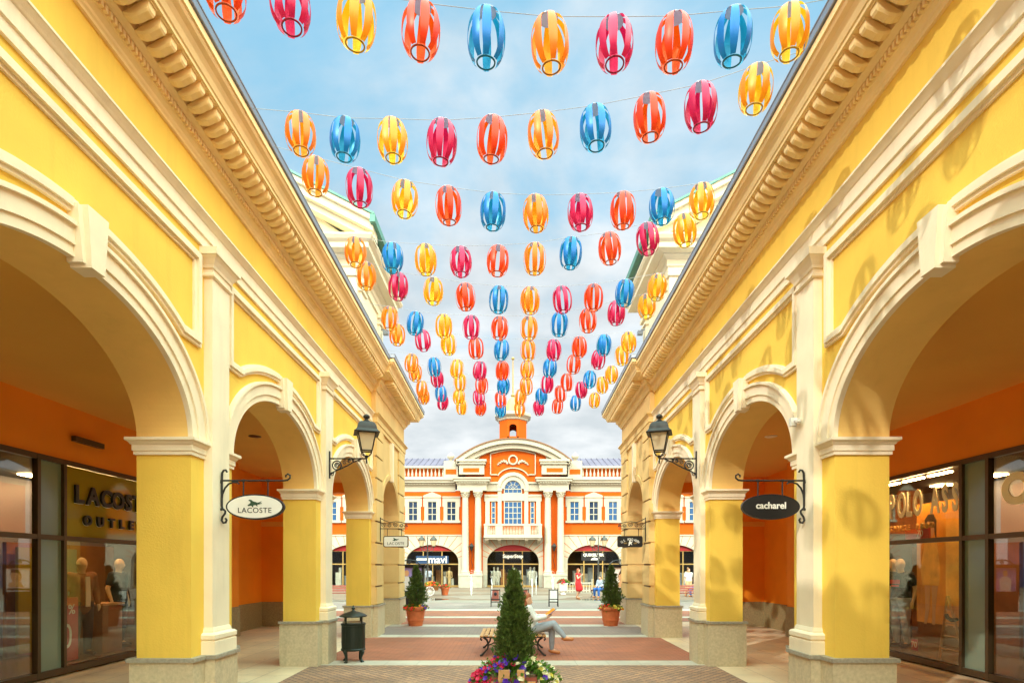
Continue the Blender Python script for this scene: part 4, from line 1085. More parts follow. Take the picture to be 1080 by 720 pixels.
figure('person', (10.75, 34.8, 0), R(8), 'person in white T-shirt and beige trousers walking on the square, seen through the arcade', dict(anL=(-.12,.20,.10), toeL=(-.13,.06,.035), knL=(-.11,.03,.49), elR=(.25,.10,1.13), wrR=(.25,.06,.88)),
       dict(top='lightgrey_cloth', bottom='beigecloth'), .03, hair='hair', sleeves='short')
sitp = dict(pelvis=(0,.05,.52), belly=(0,.06,.68), chest=(0,.05,.86), neck=(0,.03,1.02), head=(0,0,1.17), shL=(-.185,.05,.97), shR=(.185,.05,.97), elL=(-.23,.0,.72), elR=(.23,.0,.72), wrL=(-.12,-.25,.66), wrR=(.12,-.25,.66),
            hipL=(-.10,.03,.50), hipR=(.10,.03,.50), knL=(-.15,-.40,.50), knR=(.15,-.40,.50), anL=(-.16,-.36,.09), anR=(.16,-.42,.09), toeL=(-.17,-.50,.035), toeR=(.17,-.56,.035))
figure('person', (11.15, 34.6, 0), R(-50), 'person in dark top and blue jeans sitting on the square, seen through the arcade', sitp, dict(top='darkcloth', bottom='jeans'), .03, sleeves='short', hair='darkhair')
figure('person', (5.15, 33.6, 0), R(-40), 'person in grey top and bright blue jeans sitting by the double street lamp', sitp, dict(top='bluegrey_cloth', bottom='jeans'), .03, sleeves='long', hair='darkhair')
bench((5.2, 33.75, 0), R(-40), 'dark backless bench under the person in blue jeans on the square', 1.2, None, False, 'redwood')
bench((11.2, 34.75, 0), R(-50), 'dark bench under the seated person seen through the sunlit arcade', 1.3, None, False, 'redwood')
figure('person', (3.72, 32.4, 0), R(60), 'woman in a short red dress walking across the square holding a phone', dict(knR=(.10,-.12,.50), anR=(.10,.12,.12), toeR=(.11,.02,.05), elL=(-.24,-.08,1.14), wrL=(-.10,-.24,1.32)), dict(dress='redcloth'), .024, skirt=True, sleeves=None, hair='hair', long_hair=True)
figure('person', (-7.15, 48.2, 0), R(200), 'person in blue grey shirt walking past the shop with the white lettering', dict(elL=(-.28,.0,1.15), wrL=(-.2,-.2,1.05)), dict(top='bluegrey_cloth', bottom='darkcloth'), .035, sleeves='long')
# display mannequins
mann = dict(elL=(-.27,.05,1.13), wrL=(-.26,-.02,.90), elR=(.27,.05,1.13), wrR=(.27,-.02,.90), knL=(-.11,-.02,.50), toeL=(-.15,-.12,.035))
for side, y, a, rz, cl, lab in ((-1, 10.72, -.55, 70, dict(top='browncloth', bottom='darkcloth', hem=True), 'ivory mannequin in open brown jacket and dark trousers behind the left shop glass'),
                            (-1, 11.98, -.70, 95, dict(top='darkcloth', bottom='darkcloth'), 'ivory mannequin in a tight black T-shirt behind the left shop glass'),
                            (1, 11.88, -.50, -75, dict(top='darkcloth', bottom='bluegrey_cloth'), 'mannequin in dark T-shirt with red print and jeans behind the right shop glass'),
                            (1, 12.30, -.62, -85, dict(top='darkcloth', bottom='darkcloth'), 'headed mannequin in all dark clothes partly behind the pier in the right shop')):
    x = PX(y, SHOP+a); x = x if side < 0 else -x
    e = figure('mannequin', (x, y, .15), R(rz), lab, mann, cl, .02, 'mannequins in the shop windows', 'mannequin', 'mannequin', None, sleeves='long' if 'hem' in cl else 'short', shoes='darkcloth', scale=1.08)
    if cl['top'] == 'browncloth':
        b = MB(); b.prism([(-.035,1.38),(.035,1.38),(.05,1.0),(.04,.86),(-.03,.86),(-.03,1.0)], 'y', -.165, -.145); b.build('shirt_front', M['cream'], e)
    if 'red print' in lab:
        b = MB()
        for q in range(4): b.box(-.09+.05*q,-.05+.05*q,-.155,-.135,1.22,1.30)
        b.box(-.07,.08,-.155,-.135,1.17,1.20); b.build('printed_badge', M['redcloth'], e)

# ------------------------------------------------------------------ things in the shop windows
def board(name, side, y0, y1, z0, z1, a, m, label, cat, parent=None):
    fl = 1 if side < 0 else -1
    e = empty(name, (fl*PX(y0,SHOP+a), y0, z0), 0, label, cat)
    mb = MB(fl)
    x = PX(y0,SHOP+a); dx = PX(y1,SHOP+a)-x
    mb.hexa([(-.02,0,0),(0,0,0),(dx,y1-y0,0),(dx-.02,y1-y0,0),(-.02,0,z1-z0),(0,0,z1-z0),(dx,y1-y0,z1-z0),(dx-.02,y1-y0,z1-z0)])
    mb.build('panel', m, e); return e
e = board('sale_sign', -1, 9.75, 10.30, .16, 1.28, -.30, M['red_sign'], 'red sale board with white 50 % figures standing in the left shop window', 'sign')
text('lettering', '50', (.006, .16, .42), '+x', .62, M['white'], e, ext=.003, sx=.75)
text('lettering', '%', (.006, .38, .90), '+x', .24, M['white'], e, ext=.003)
e = empty('display_cube', (PX(11.3,SHOP-.6), 11.35, .145), 0, 'brown wooden display counter between the two mannequins', 'display stand')
mb = MB(); mb.box(-.25,.2,-.28,.28,0,.92); mb.build('counter', M['shopwood'], e); mb = MB(); mb.box(-.28,.23,-.31,.31,.92,.96); mb.build('counter_top', M['wood'], e)
e = board('light_panel', -1, 11.2, 12.4, .6, 2.2, -1.9, M['green_panel'], 'pale green glazed partition at the back of the left shop', 'partition')
mb = MB()
for z in (.5,1.0): mb.box(-.01,.02,.0,1.2,z-.015,z+.015)
mb.build('glazing_bar', M['bronze'], e)
mb = MB(); mb.box(-.03,.03,-.32,-.02,-.45,1.6); mb.build('side_panel', M['olive'], e)
e = empty('window_poster', (7.0, 8.6, .5), 0, 'small white poster stand low behind the nearest left shop pane', 'poster'); e.location = (PX(8.35,SHOP-.25), 8.2, .14)
mb = MB(); mb.box(-.02,.0,0,.42,0,.78); mb.build('panel', M['white'], e)
e = board('photo_poster', 1, 11.28, 10.02, .75, 3.05, -.42, M['poster_orange'], 'large orange fashion photograph with two women behind the right shop glass', 'poster')
b = MB()   # two walking figures printed as raised flat shapes on the board; u runs with -y
def fig(b, u, s, off, parts, mi0):
    for pts, mi in parts: b.prism([(-(u+p*s), q*s) for p, q in pts], 'x', off, off+.004, mi)
A = [([(-.10,1.25),(.12,1.25),(.20,.75),(.17,.55),(-.16,.55),(-.20,.8)],0),([(-.12,.56),(.0,.56),(-.02,.2),(-.08,-.02),(-.13,-.02),(-.1,.2)],1),([(.02,.56),(.15,.56),(.10,.2),(.09,-.02),(.03,-.02),(.04,.2)],1),
     ([(-.07,1.50),(.07,1.50),(.085,1.38),(.04,1.27),(-.04,1.27),(-.085,1.38)],1),([(-.09,1.40),(-.12,1.52),(-.05,1.60),(.06,1.60),(.12,1.50),(.12,1.20),(.085,1.30),(.07,1.48),(-.06,1.50)],2)]
fig(b, .90, 1.34, -.0055, A, 0)
A2 = [(p, 3 if m == 0 else m) for p, m in A]
fig(b, .38, 1.30, -.0105, A2, 0)
o = b.build('printed_women', [M['poster_pink'], M['poster_skin'], M['darkhair'], M['poster_gold']], e)
e = board('price_card', 1, 11.15, 10.98, .2, .42, -.22, M['red_sign'], 'small red price card with white 70 at the foot of the right shop window', 'sign')
text('lettering', '70', (-.006, -.085, .11), '-x', .16, M['white'], e, ext=.003)
e = board('price_banner', 1, 11.3, 10.62, 2.36, 2.56, -.20, M['red_sign'], 'red banner with white 70 above the mannequins in the right shop', 'sign')
text('lettering', '70', (-.006, -.42, .10), '-x', .17, M['white'], e, ext=.003)
e = empty('shoe_ladder', (-PX(10.2,SHOP-.34), 10.2, .145), 0, 'wooden easel ladder with hanging shoes in the right shop window', 'display stand')
mb = MB(); mb.tube([(0,.35,0),(0,.16,1.15)], .022, 6); mb.tube([(0,-.25,0),(0,.14,1.15)], .022, 6)
mb.build('rail', M['wood'], e)
mb = MB()
for z in (.18,.42,.66,.9): mb.tube([(0,.35-.19*z/1.15,z),(0,-.25+.39*z/1.15,z)], .014, 6)
mb.build('rung', M['wood'], e)
for k, (yy, zz) in enumerate(((-.36,.05),(-.38,.3),(-.40,.55),(.0,.72))):
    mb = MB(); mb.tube([(-.04,yy-.12,zz+.03),(-.04,yy,zz),(-.04,yy+.1,zz+.04),(-.04,yy+.13,zz+.1)], [.03,.035,.035,.03], 8); mb.build('shoe', M['shoe' if k != 3 else 'darkcloth'], e, smooth=True)

# ------------------------------------------------------------------ the orange and white building across the square
FY = 50.0; S = FY/FP; CXP = 540.5
def fx(p): return (p-CXP)*S
def fz(p): return EYE+(HY-p)*S
FB = empty('facade_building', (0, FY, 0), 0, 'orange and white classical shop building with curved pediment and cupola across the square', 'building')
def fput(mb, name, mats, parent=None, smooth=False):
    o = mb.build(name, mats, None, smooth); o.data.transform(Matrix.Translation((0,-FY,0))); o.parent = parent or FB; return o
def rev(x0, x1): return (x0, x1) if x0 < x1 else (x1, x0)
WY = FY+.25            # wing wall plane
ZB = fz(564.5)         # top of the white rusticated ground floor
ZO = fz(518)           # underside of the entablature
bays = [s*o for o in (85.5, 171) for s in (-1, 1)]
XW = fx(CXP+236)
HAF, SPR, APX = 27.8*S, fz(592), fz(574)
# wing walls: orange above, white rusticated ground floor with arched shop openings
mb = MB()
for s in (-1, 1):
    x0, x1 = rev(s*fx(CXP+52), s*XW); mb.box(x0, x1, WY, WY+.4, ZB, ZO+.1)
    x0, x1 = rev(s*(XW-.3), s*XW); mb.box(x0, x1, WY+.4, WY+14, 0, ZO+1.2)
mb.box(-XW, XW, WY+13.7, WY+14, 0, ZO+1.2)
fput(mb, 'upper_wall', M['far_orange'])
def arched(mb, xc, ha, spr, apx, x0, x1, ztop, y0, depth, mi=0, n=28):
    arc = arc_pts(xc, spr, ha, apx-spr, n)
    mb.add([(x0,y0,0),(xc-ha,y0,0),(xc-ha,y0,spr),(xc-ha,y0,ztop),(x0,y0,ztop)], [(0,1,2,3,4)], mi)
    mb.add([(xc+ha,y0,0),(x1,y0,0),(x1,y0,ztop),(xc+ha,y0,ztop),(xc+ha,y0,spr)], [(0,1,2,3,4)], mi)
    for i in range(n):
        (a,b),(c,d) = arc[i], arc[i+1]
        mb.add([(a,y0,b),(c,y0,d),(c,y0,ztop),(a,y0,ztop)], [(0,1,2,3)], mi)
        mb.add([(a,y0,b),(c,y0,d),(c,y0+depth,d),(a,y0+depth,b)], [(0,1,2,3)], mi)
    for x in (xc-ha, xc+ha): mb.add([(x,y0,0),(x,y0+depth,0),(x,y0+depth,spr),(x,y0,spr)], [(0,1,2,3)], mi)
def joints(mb, xc, ha, spr, apx, x0, x1, ztop, y, mi=1, zlow=1.3):
    rz = apx-spr
    for k in range(-6, 7):
        a = pi/2+k*R(12.6)
        p0 = (xc+(ha+.05)*cos(a), spr+(rz+.05)*sin(a))
        dx, dz = cos(a), max(sin(a), .0)*.95+.05
        t = 99
        if dz > 1e-3: t = min(t, (ztop-p0[1])/dz)
        if dx > 1e-3: t = min(t, (x1-p0[0])/dx)
        if dx < -1e-3: t = min(t, (x0-p0[0])/dx)
        p1 = (p0[0]+dx*t, p0[1]+dz*t); nx, nz = -dz*.02, dx*.02
        mb.add([(p0[0]-nx,y,p0[1]-nz),(p0[0]+nx,y,p0[1]+nz),(p1[0]+nx,y,p1[1]+nz),(p1[0]-nx,y,p1[1]-nz)], [(0,1,2,3)], mi)
mb = MB(); gy = FY+.10
for o in bays:
    xc = o*S; x0, x1 = xc-42.5*S, xc+42.5*S
    if abs(o) < 100: x0, x1 = (xc-42.5*S, -fx(CXP+52)) if o < 0 else (fx(CXP+52), xc+42.5*S)
    else: x0, x1 = (-XW, xc+42.5*S) if o < 0 else (xc-42.5*S, XW)
    arched(mb, xc, HAF, SPR, APX, x0, x1, ZB, gy, .5)
    joints(mb, xc, HAF, SPR, APX, xc-33*S, xc+33*S, ZB, gy-.004)
    mb.box(x0, x1, gy-.06, gy+.1, ZB-.0, ZB+.09)
arched(mb, 0, 27.3*S, SPR, APX, -32*S, 32*S, fz(559), gy, .5); joints(mb, 0, 27.3*S, SPR, APX, -32*S, 32*S, fz(566), gy-.004)
fput(mb, 'ground_floor_wall', [M['far_white'], M['far_orange']])
# shop fronts in the arches
SIGN = {-85.5: ('mavi', .92), 0: ('SuperStep', .44), 85.5: ('QUIKSILVER', .34), -171: None, 171: None}
for o in sorted(SIGN):
    xc = o*S; ha = HAF+.05; yq = gy+.42
    mb = MB(); arc = arc_pts(xc, SPR, ha, APX-SPR, 24)
    zc = fz(580.5)
    top = [(a, b) for a, b in arc if b > zc]; mb.prism([(top[0][0], zc)]+top+[(top[-1][0], zc)], 'y', yq-.12, yq-.02)
    fput(mb, 'tympanum', M['far_red'])
    mb = MB(); zt = fz(580.5); zm = fz(594.5)
    for z in (.12, zm, zt): mb.box(xc-ha, xc+ha, yq-.06, yq+.03, z-.05, z+.05)
    for u in (-1, -.36, .36, 1): mb.box(xc+u*(ha-.06)-.045, xc+u*(ha-.06)+.045, yq-.07, yq+.03, 0, zm if abs(u) > .9 else zt)
    mb.box(xc-.03, xc+.03, yq-.05, yq+.02, 0, zm); mb.box(xc-ha, xc+ha, yq-.03, yq+.05, 0, .1)
    w = fput(mb, 'shop_window', M['gold'])
    mb = MB(); mb.box(xc-ha, xc+ha, yq-.008, yq+.004, .1, zt); fput(mb, 'pane', M['glass'], w)
    mb = MB()
    mb.box(xc-ha, xc+ha, yq+2.6, yq+2.7, 0, 3.9, 0); mb.box(xc-ha-.1, xc-ha, yq+.06, yq+2.7, 0, 3.9, 0); mb.box(xc+ha, xc+ha+.1, yq+.06, yq+2.7, 0, 3.9, 0); mb.box(xc-ha, xc+ha, yq+.06, yq+2.7, 3.8, 3.9, 0)
    rg = random.Random(int(o)+500)
    for q in range(9):
        x = xc-ha+.5+rg.random()*(2*ha-1.2); y = yq+rg.uniform(.4, 2.0); w_ = rg.uniform(.15, .5); h_ = rg.uniform(.7, 1.9)
        mb.box(x, x+w_, y, y+.25, .05, h_, rg.choice([1,2,3,4,4]))
    fput(mb, 'shop_interior', [M['shopdark'], M['shopwood'], M['browncloth'], M['bluegrey_cloth'], M['lightgrey_cloth']])
    for q in range(2 if o == 0 else 1):
        for u in ((-.72,.66) if o == 0 else (.6,)):
            b = MB(); x = xc+u*ha+(.35*q); yy = yq+.5
            capsule(b, (x,yy,1.62), .10, (x,yy,1.70), .10, 8); capsule(b, (x,yy,1.30), .19, (x,yy,.95), .14, 8); capsule(b, (x-.09,yy,.9), .09, (x-.09,yy,.15), .06, 8); capsule(b, (x+.09,yy,.9), .09, (x+.09,yy,.15), .06, 8)
            for s in (-1,1): capsule(b, (x+s*.22,yy,1.35), .06, (x+s*.27,yy,.85), .04, 8)
            tag(fuse(b, 'mannequin', M['lightgrey_cloth'] if o == 0 else M['mannequin'], None, .04), f"{'white' if o == 0 else 'pale'} display dummy, {('inner' if (q > 0) == (u < 0) else 'outer')+' one at the '+('left' if u < 0 else 'right')+' of' if o == 0 else 'at the right of'} the {'middle' if o == 0 else 'outermost left' if o < -100 else 'white-lettered left' if o < 0 else 'black-signed right' if o < 100 else 'outermost right'} far shop", 'mannequin', 'dummies in the far shops')
    if SIGN[o]:
        s, sz = SIGN[o]
        mb = MB(); zc_ = fz(590) if o < 0 else fz(586.5)
        mb.box(xc-(.62*ha if o < 0 else .45*ha if o else .36*ha), xc+(.60*ha if o < 0 else .45*ha if o else .36*ha), yq-.11, yq-.075, zc_-(.34 if o < 0 else .36 if o else .24), zc_+(.36 if o < 0 else .34 if o else .24)); fput(mb, 'sign_board', M['navy'] if o < 0 else M['black'])
        tx = text('sign_lettering', s, (xc+(.46 if o < 0 else 0), yq-.12, zc_+(.03 if o == 0 else .0 if o < 0 else .14)), '-y', sz, M['white'], None, ext=.012, offset=.012, sx=1.0)
        tx.data.transform(Matrix.Translation((0,-FY,0))); tx.parent = FB
        if o:
            b = MB()
            if o < 0: b.box(xc-1.40, xc-.52, yq-.14, yq-.11, zc_-.03, zc_+.13)
            else: b.prism([(xc-.25,zc_-.30),(xc+.45,zc_-.30),(xc+.55,zc_-.06),(xc+.32,zc_-.16),(xc+.1,zc_-.06),(xc-.1,zc_-.14)], 'y', yq-.13, yq-.10)
            fput(b, 'sign_emblem', M['white'])
# entablature, balustrade, roof of the wings
ENT = [(-.02,0),(.05,0),(.05,.42),(.08,.46),(.08,.52),(.20,.58),(.20,.72),(.42,.76),(.42,.92),(.55,.98),(.55,1.10),(-.02,1.14)]
ENT = [(a, z+ZO) for a, z in ENT]
mb = MB()
for s in (-1, 1):
    pth = [(s*XW, WY+13.0), (s*XW, WY), (s*fx(CXP+61), WY)] if s < 0 else [(s*fx(CXP+61), WY), (s*XW, WY), (s*XW, WY+13.0)]
    mb.sweep(ENT, pth, side=1)
    x = fx(CXP+62)
    while x < XW-.1:
        mb.box(s*x-.06, s*x+.06, WY-.30, WY-.05, ZO+.60, ZO+.70); x += .25
    fput(mb, 'cornice', M['far_white']); mb = MB()
ZR = fz(504)
mb = MB()
for s in (-1, 1):
    x0, x1 = rev(s*fx(CXP+60), s*XW)
    mb.box(x0, x1, WY-.12, WY+.18, ZR-.05, ZR+.16); mb.box(x0, x1, WY-.14, WY+.20, ZR+.92, ZR+1.10)
    x = fx(CXP+70)
    k = 0
    while x < XW-.3:
        mb.lathe([(.05,0),(.09,.10),(.10,.25),(.05,.50),(.045,.62),(.07,.76)], s*x, WY+.03, ZR+.16, 6); x += .34; k += 1
    for p in (-128, -66.5, -213): mb.box(s*-p*S-.35, s*-p*S+.35, WY-.17, WY+.22, ZR-.04, ZR+1.14)
    mb.box(x0, x1, WY+.35, WY+.5, ZR, ZR+1.0, 1)
    fput(mb, 'balustrade', [M['far_white'], M['far_orange']]); mb = MB()
mb = MB(); zr0, zr1 = fz(494), fz(476.5)
for s in (-1, 1):
    xa, xb = s*fx(CXP+30), s*(XW-.2)
    mb.add([(xa,WY+.6,zr0),(xb,WY+.6,zr0),(xb-s*3,WY+6.5,zr1+.7),(xa,WY+6.5,zr1+.7)], [(0,1,2,3)]); mb.add([(xb,WY+.6,zr0),(xb,WY+13.5,zr0),(xb-s*3,WY+6.5,zr1+.7)], [(0,1,2)])
    mb.add([(xa,WY+13.5,zr0),(xb,WY+13.5,zr0),(xb-s*3,WY+6.5,zr1+.7),(xa,WY+6.5,zr1+.7)], [(0,1,2,3)])
    x = fx(CXP+34)
    while x < XW-3.6:
        mb.hexa([(s*x-.02,WY+.55,zr0),(s*x+.02,WY+.55,zr0),(s*x+.02,WY+.6,zr0),(s*x-.02,WY+.6,zr0),(s*x-.02,WY+6.4,zr1+.74),(s*x+.02,WY+6.4,zr1+.74),(s*x+.02,WY+6.5,zr1+.7),(s*x-.02,WY+6.5,zr1+.7)]); x += .55
fput(mb, 'roof', mat('violet_grey_metal_roof', (.15,.13,.18), .95, metal=.0, spec=.08, var=.1, vscale=.8))
# windows of the wings
def window(xc, wpx, z0, z1, y, ped, cols=2, rows=3, frame=True, pointed=False):
    w = wpx*S/2
    mb = MB()
    if frame:
        fw = .30
        mb.box(xc-w-fw, xc-w, y-.10, y+.05, z0, z1); mb.box(xc+w, xc+w+fw, y-.10, y+.05, z0, z1)
        mb.box(xc-w-fw, xc+w+fw, y-.101, y+.05, z1, z1+.36); mb.box(xc-w-fw-.12, xc+w+fw+.12, y-.16, y+.05, z1+.36, z1+.46)
        mb.box(xc-w-fw-.10, xc-w-fw, y-.09, y+.05, z1-.45, z1+.36); mb.box(xc+w+fw, xc+w+fw+.10, y-.09, y+.05, z1-.45, z1+.36)
        mb.box(xc-w-fw-.12, xc+w+fw+.12, y-.20, y+.05, z0-.20, z0)
        if pointed: mb.prism([(xc-w-fw-.12,z1+.46),(xc+w+fw+.12,z1+.46),(xc+w+fw+.05,z1+.56),(xc,z1+.84),(xc-w-fw-.05,z1+.56)], 'y', y-.15, y+.05)
    for i in range(cols+1): x = xc-w+2*w*i/cols; mb.box(x-.03, x+.03, y-.055, y+.02, z0, z1)
    for i in range(rows+1): z = z0+(z1-z0)*i/rows; mb.box(xc-w, xc+w, y-.05, y+.02, z-.03, z+.03)
    f = fput(mb, 'window', M['far_white'])
    mb = MB(); mb.box(xc-w, xc+w, y-.025, y-.005, z0, z1); fput(mb, 'pane', M[random.choice(('far_glass', 'far_glass', 'far_glass_dark'))], f)
for o in bays:
    for d in (-20.3, 0, 20.3): window((o+d)*S, 9.2, fz(548.5), fz(528.5), WY-.0, False, pointed=(d == 0))
# central bay
CY = FY-.15
mb = MB(); mb.box(fx(CXP-52), fx(CXP+52), CY+.12, CY+.6, fz(566), fz(504))
R_ = (60.5**2+22.5**2)/(2*22.5)*S; zc0 = fz(463.5)-R_
def seg(r, half, n=40): a = math.asin(min(1, half/r)); return [(r*sin(-a+2*a*i/n), zc0+r*cos(-a+2*a*i/n)) for i in range(n+1)]
low = seg(R_-.75, 52*S*.97)
mb.prism([(fx(CXP-50), fz(505)), (fx(CXP+50), fz(505))]+low[::-1], 'y', CY+.13, CY+.61)
for s in (-1, 1): x0, x1 = rev(s*31.9*S, s*52*S); mb.box(x0, x1, CY+.121, CY+.6, 0, fz(565.9))
fput(mb, 'central_wall', M['far_orange'])
mb = MB()
def ring(r0, r1, half0, half1, y0, y1, mi=0):
    a, b = seg(r0, half0), seg(r1, half1); n = len(a)
    vs = [(x,y0,z) for x,z in a]+[(x,y0,z) for x,z in b]+[(x,y1,z) for x,z in a]+[(x,y1,z) for x,z in b]; fs = []
    for i in range(n-1): fs += [(i,i+1,n+i+1,n+i),(2*n+i,2*n+i+1,3*n+i+1,3*n+i),(i,i+1,2*n+i+1,2*n+i),(n+i,n+i+1,3*n+i+1,3*n+i)]
    fs += [(0,n,3*n,2*n),(n-1,2*n-1,4*n-1,3*n-1)]
    mb.add(vs, fs, mi)
ring(R_-.85, R_-.45, 55*S, 57.5*S, CY-.35, CY+2); ring(R_-.45, R_-.10, 58*S, 60.5*S, CY-.62, CY+2); ring(R_-.10, R_, 60.8*S, 61.3*S, CY-.70, CY+2.2, 1)
fput(mb, 'curved_pediment', [M['far_white'], M['brownedge']])
mb = MB()
def frame_line(pts, y, w=.09):
    for (a, b), (c, d) in zip(pts, pts[1:]):
        l = math.hypot(c-a, d-b); nx, nz = -(d-b)/l*w/2, (c-a)/l*w/2
        mb.hexa([(a-nx,y-.05,b-nz),(c-nx,y-.05,d-nz),(c-nx,y+.16,d-nz),(a-nx,y+.16,b-nz),(a+nx,y-.05,b+nz),(c+nx,y-.05,d+nz),(c+nx,y+.16,d+nz),(a+nx,y+.16,b+nz)])
ptop = [(fx(517), fz(478.5))]+[(fx(CXP-23+46*i/12), fz(478.5)+.33*sin(pi*i/12)) for i in range(1, 12)]+[(fx(564), fz(478.5))]
pbot = [(fx(564), fz(500.5)), (fx(557.5), fz(500.5))]+[(17.5*S*cos(R(25+130*i/16)), fz(507)+13.5*S*sin(R(25+130*i/16))) for i in range(17)]+[(fx(523.5), fz(500.5)), (fx(517), fz(500.5)), (fx(517), fz(478.5))]
frame_line(ptop+pbot, CY+.02)
for i in range(20): 
    a0, a1 = 2*pi*i/20, 2*pi*(i+1)/20
    frame_line([(.36*cos(a0), fz(485)+.38*sin(a0)), (.36*cos(a1), fz(485)+.38*sin(a1))], CY+.01, .14)
for s in (-1, 1):
    for k in range(9):
        ellipsoid(mb, (s*(.50+.10*k), CY+.06, fz(488.5)+.16*sin(k*.5)+.06*(k % 2)), (.11,.12,.13-.008*k), 8, 6)
fput(mb, 'relief_panel', M['far_white'])
mb = MB()     # scrolls beside the pediment and attic blocks over the column pairs
for s in (-1, 1):
    for cx, r in ((503, .24), (495, .20), (488, .15)):
        pts = spiral(s*-fx(cx), fz(482), r, .04, 0, 4*pi, 24); mb.tube([(u, CY+.0, v) for u, v in pts], .075, 6)
    x0, x1 = rev(s*27.5*S+s*1.0*S, s*60*S)
fput(mb, 'scroll_ornament', M['far_white'])
mb = MB()
for s in (-1, 1):
    x0, x1 = rev(s*30*S, s*56*S)
    mb.box(x0, x1, CY-.45, CY+.3, fz(501), fz(490.5)); x0, x1 = rev(s*28.5*S, s*58*S)
    mb.box(x0-.0, x1+.0, CY-.62, CY+.3, fz(490.5), fz(488)); mb.box(x0-.08, x1+.08, CY-.72, CY+.3, fz(488), fz(485.8))
    x0, x1 = rev(s*35*S, s*52*S); mb.box(x0, x1, CY-.455, CY-.3, fz(499), fz(494.5), 1)
    x0, x1 = rev(s*58*S, s*73*S); mb.box(x0, x1, WY-.22, WY+.3, fz(504), fz(491.5)); mb.box(x0+.15, x1-.15, WY-.226, WY, fz(500), fz(494.5), 1)
    x0, x1 = rev(s*60*S, s*73*S); mb.box(x0, x1, WY-.15, WY+.5, fz(491.5), fz(485.5))
    # projecting entablature above the columns
    p = [(s*28*S, CY+.2), (s*28*S, CY-.55), (s*57.5*S, CY-.55), (s*57.5*S, CY+.2)]
    mb.sweep([(a*.75, z) for a, z in ENT], p if s > 0 else p, side=1 if s > 0 else -1)
    x = 29*S
    while x < 57*S: mb.box(s*x-.05, s*x+.05, CY-.84, CY-.55, ZO+.60, ZO+.70); x += .22
    fput(mb, 'attic_block', [M['far_white'], M['far_orange']]); mb = MB()
for s in (-1, 1):
    mb = MB(); mb.lathe([(.22,0),(.24,.06),(.10,.10),(.12,.14),(.28,.26),(.32,.42),(.26,.58),(.10,.68),(.06,.74),(.001,.80)], s*66*S, WY+.1, fz(485.5), 14); fput(mb, 'ball_finial', M['far_white'], smooth=True)
for c in (490.7, 504, 577, 590.3):
    x = fx(c)
    mb = MB(); zb = fz(605)
    mb.lathe([(.40,0),(.40,.10),(.36,.14),(.38,.22),(.32,.30),(.31,.34),(.295,3.0),(.255,fz(525)-zb)], x, CY-.25, zb, 20)
    cl = fput(mb, 'column', M['far_white'], smooth=True)
    mb = MB(); mb.lathe([(.255,0),(.29,.04),(.27,.08),(.30,.22),(.38,.40),(.36,.42)], x, CY-.25, fz(525), 16); mb.box(x-.40, x+.40, CY-.65, CY+.12, fz(520), ZO)
    for i in range(8):
        a = 2*pi*i/8; mb.sphere((x+.33*cos(a), CY-.25+.33*sin(a), fz(521.5)), .09, 6, 5); mb.sphere((x+.29*cos(a+.4), CY-.25+.29*sin(a+.4), fz(523.5)), .07, 6, 5)
    fput(mb, 'capital', M['far_white'], cl)
for s in (-1, 1):
    mb = MB(); x0, x1 = rev(s*32*S, s*56*S); mb.box(x0, x1, CY-.72, CY+.5, 0, fz(606.5), 1); mb.box(x0-.04, x1+.04, CY-.76, CY+.5, fz(606.5), fz(605), 0)
    x0, x1 = rev(s*27.3*S, s*33*S); mb.box(x0, x1, gy-.02, gy+.3, 0, fz(606), 1)
    fput(mb, 'column_pedestal', [M['far_white'], M['far_granite']])
    for o in bays:
        if (o > 0) == (s > 0):
            for d in (-1, 1):
                mb = MB(); x0, x1 = rev(o*S+d*28*S, o*S+d*(34 if abs(o) > 100 or d*o > 0 else 33)*S); mb.box(x0, x1, gy-.03, gy+.3, 0, 1.05, 1); fput(mb, 'wall_base', [M['far_white'], M['far_granite']])
mb = MB()     # white surround of the Venetian window
def halfring(r0, r1, y0, y1, z, n=24):
    a = [(r0*cos(pi*i/n), z+r0*sin(pi*i/n)) for i in range(n+1)]; b = [(r1*cos(pi*i/n), z+r1*sin(pi*i/n)) for i in range(n+1)]
    for i in range(n):
        mb.add([(a[i][0],y0,a[i][1]),(a[i+1][0],y0,a[i+1][1]),(b[i+1][0],y0,b[i+1][1]),(b[i][0],y0,b[i][1])], [(0,1,2,3)])
        for c in (a, b): mb.add([(c[i][0],y0,c[i][1]),(c[i+1][0],y0,c[i+1][1]),(c[i+1][0],y1,c[i+1][1]),(c[i][0],y1,c[i][1])], [(0,1,2,3)])
zs_ = fz(515.5)
halfring(9*S, 13.5*S, CY-.05, CY+.2, zs_); halfring(13.5*S, 17.2*S, CY-.16, CY+.2, zs_)
for s in (-1, 1):
    x0, x1 = rev(s*12*S, s*16*S); mb.box(x0, x1, CY-.10, CY+.2, fz(566), fz(518))
    x0, x1 = rev(s*11.5*S, s*16.5*S); mb.box(x0, x1, CY-.17, CY+.2, fz(518), fz(515.5))
    x0, x1 = rev(s*16*S, s*31*S); mb.box(x0, x1, CY-.12, CY+.2, fz(518), fz(509)); mb.box(x0, x1, CY-.24, CY+.2, fz(510.5), fz(508.5))
    x0, x1 = rev(s*16*S, s*30*S); mb.box(x0, x1, CY-.06, CY+.2, fz(528.5), fz(522)); mb.box(x0, x1, CY-.13, CY+.2, fz(523.5), fz(521.5))
    x0, x1 = rev(s*24.5*S, s*29*S); mb.box(x0, x1, CY-.07, CY+.2, fz(566), fz(528))
x0, x1 = rev(-12*S, 12*S); mb.box(x0, x1, CY-.04, CY+.2, fz(528), fz(520.5))
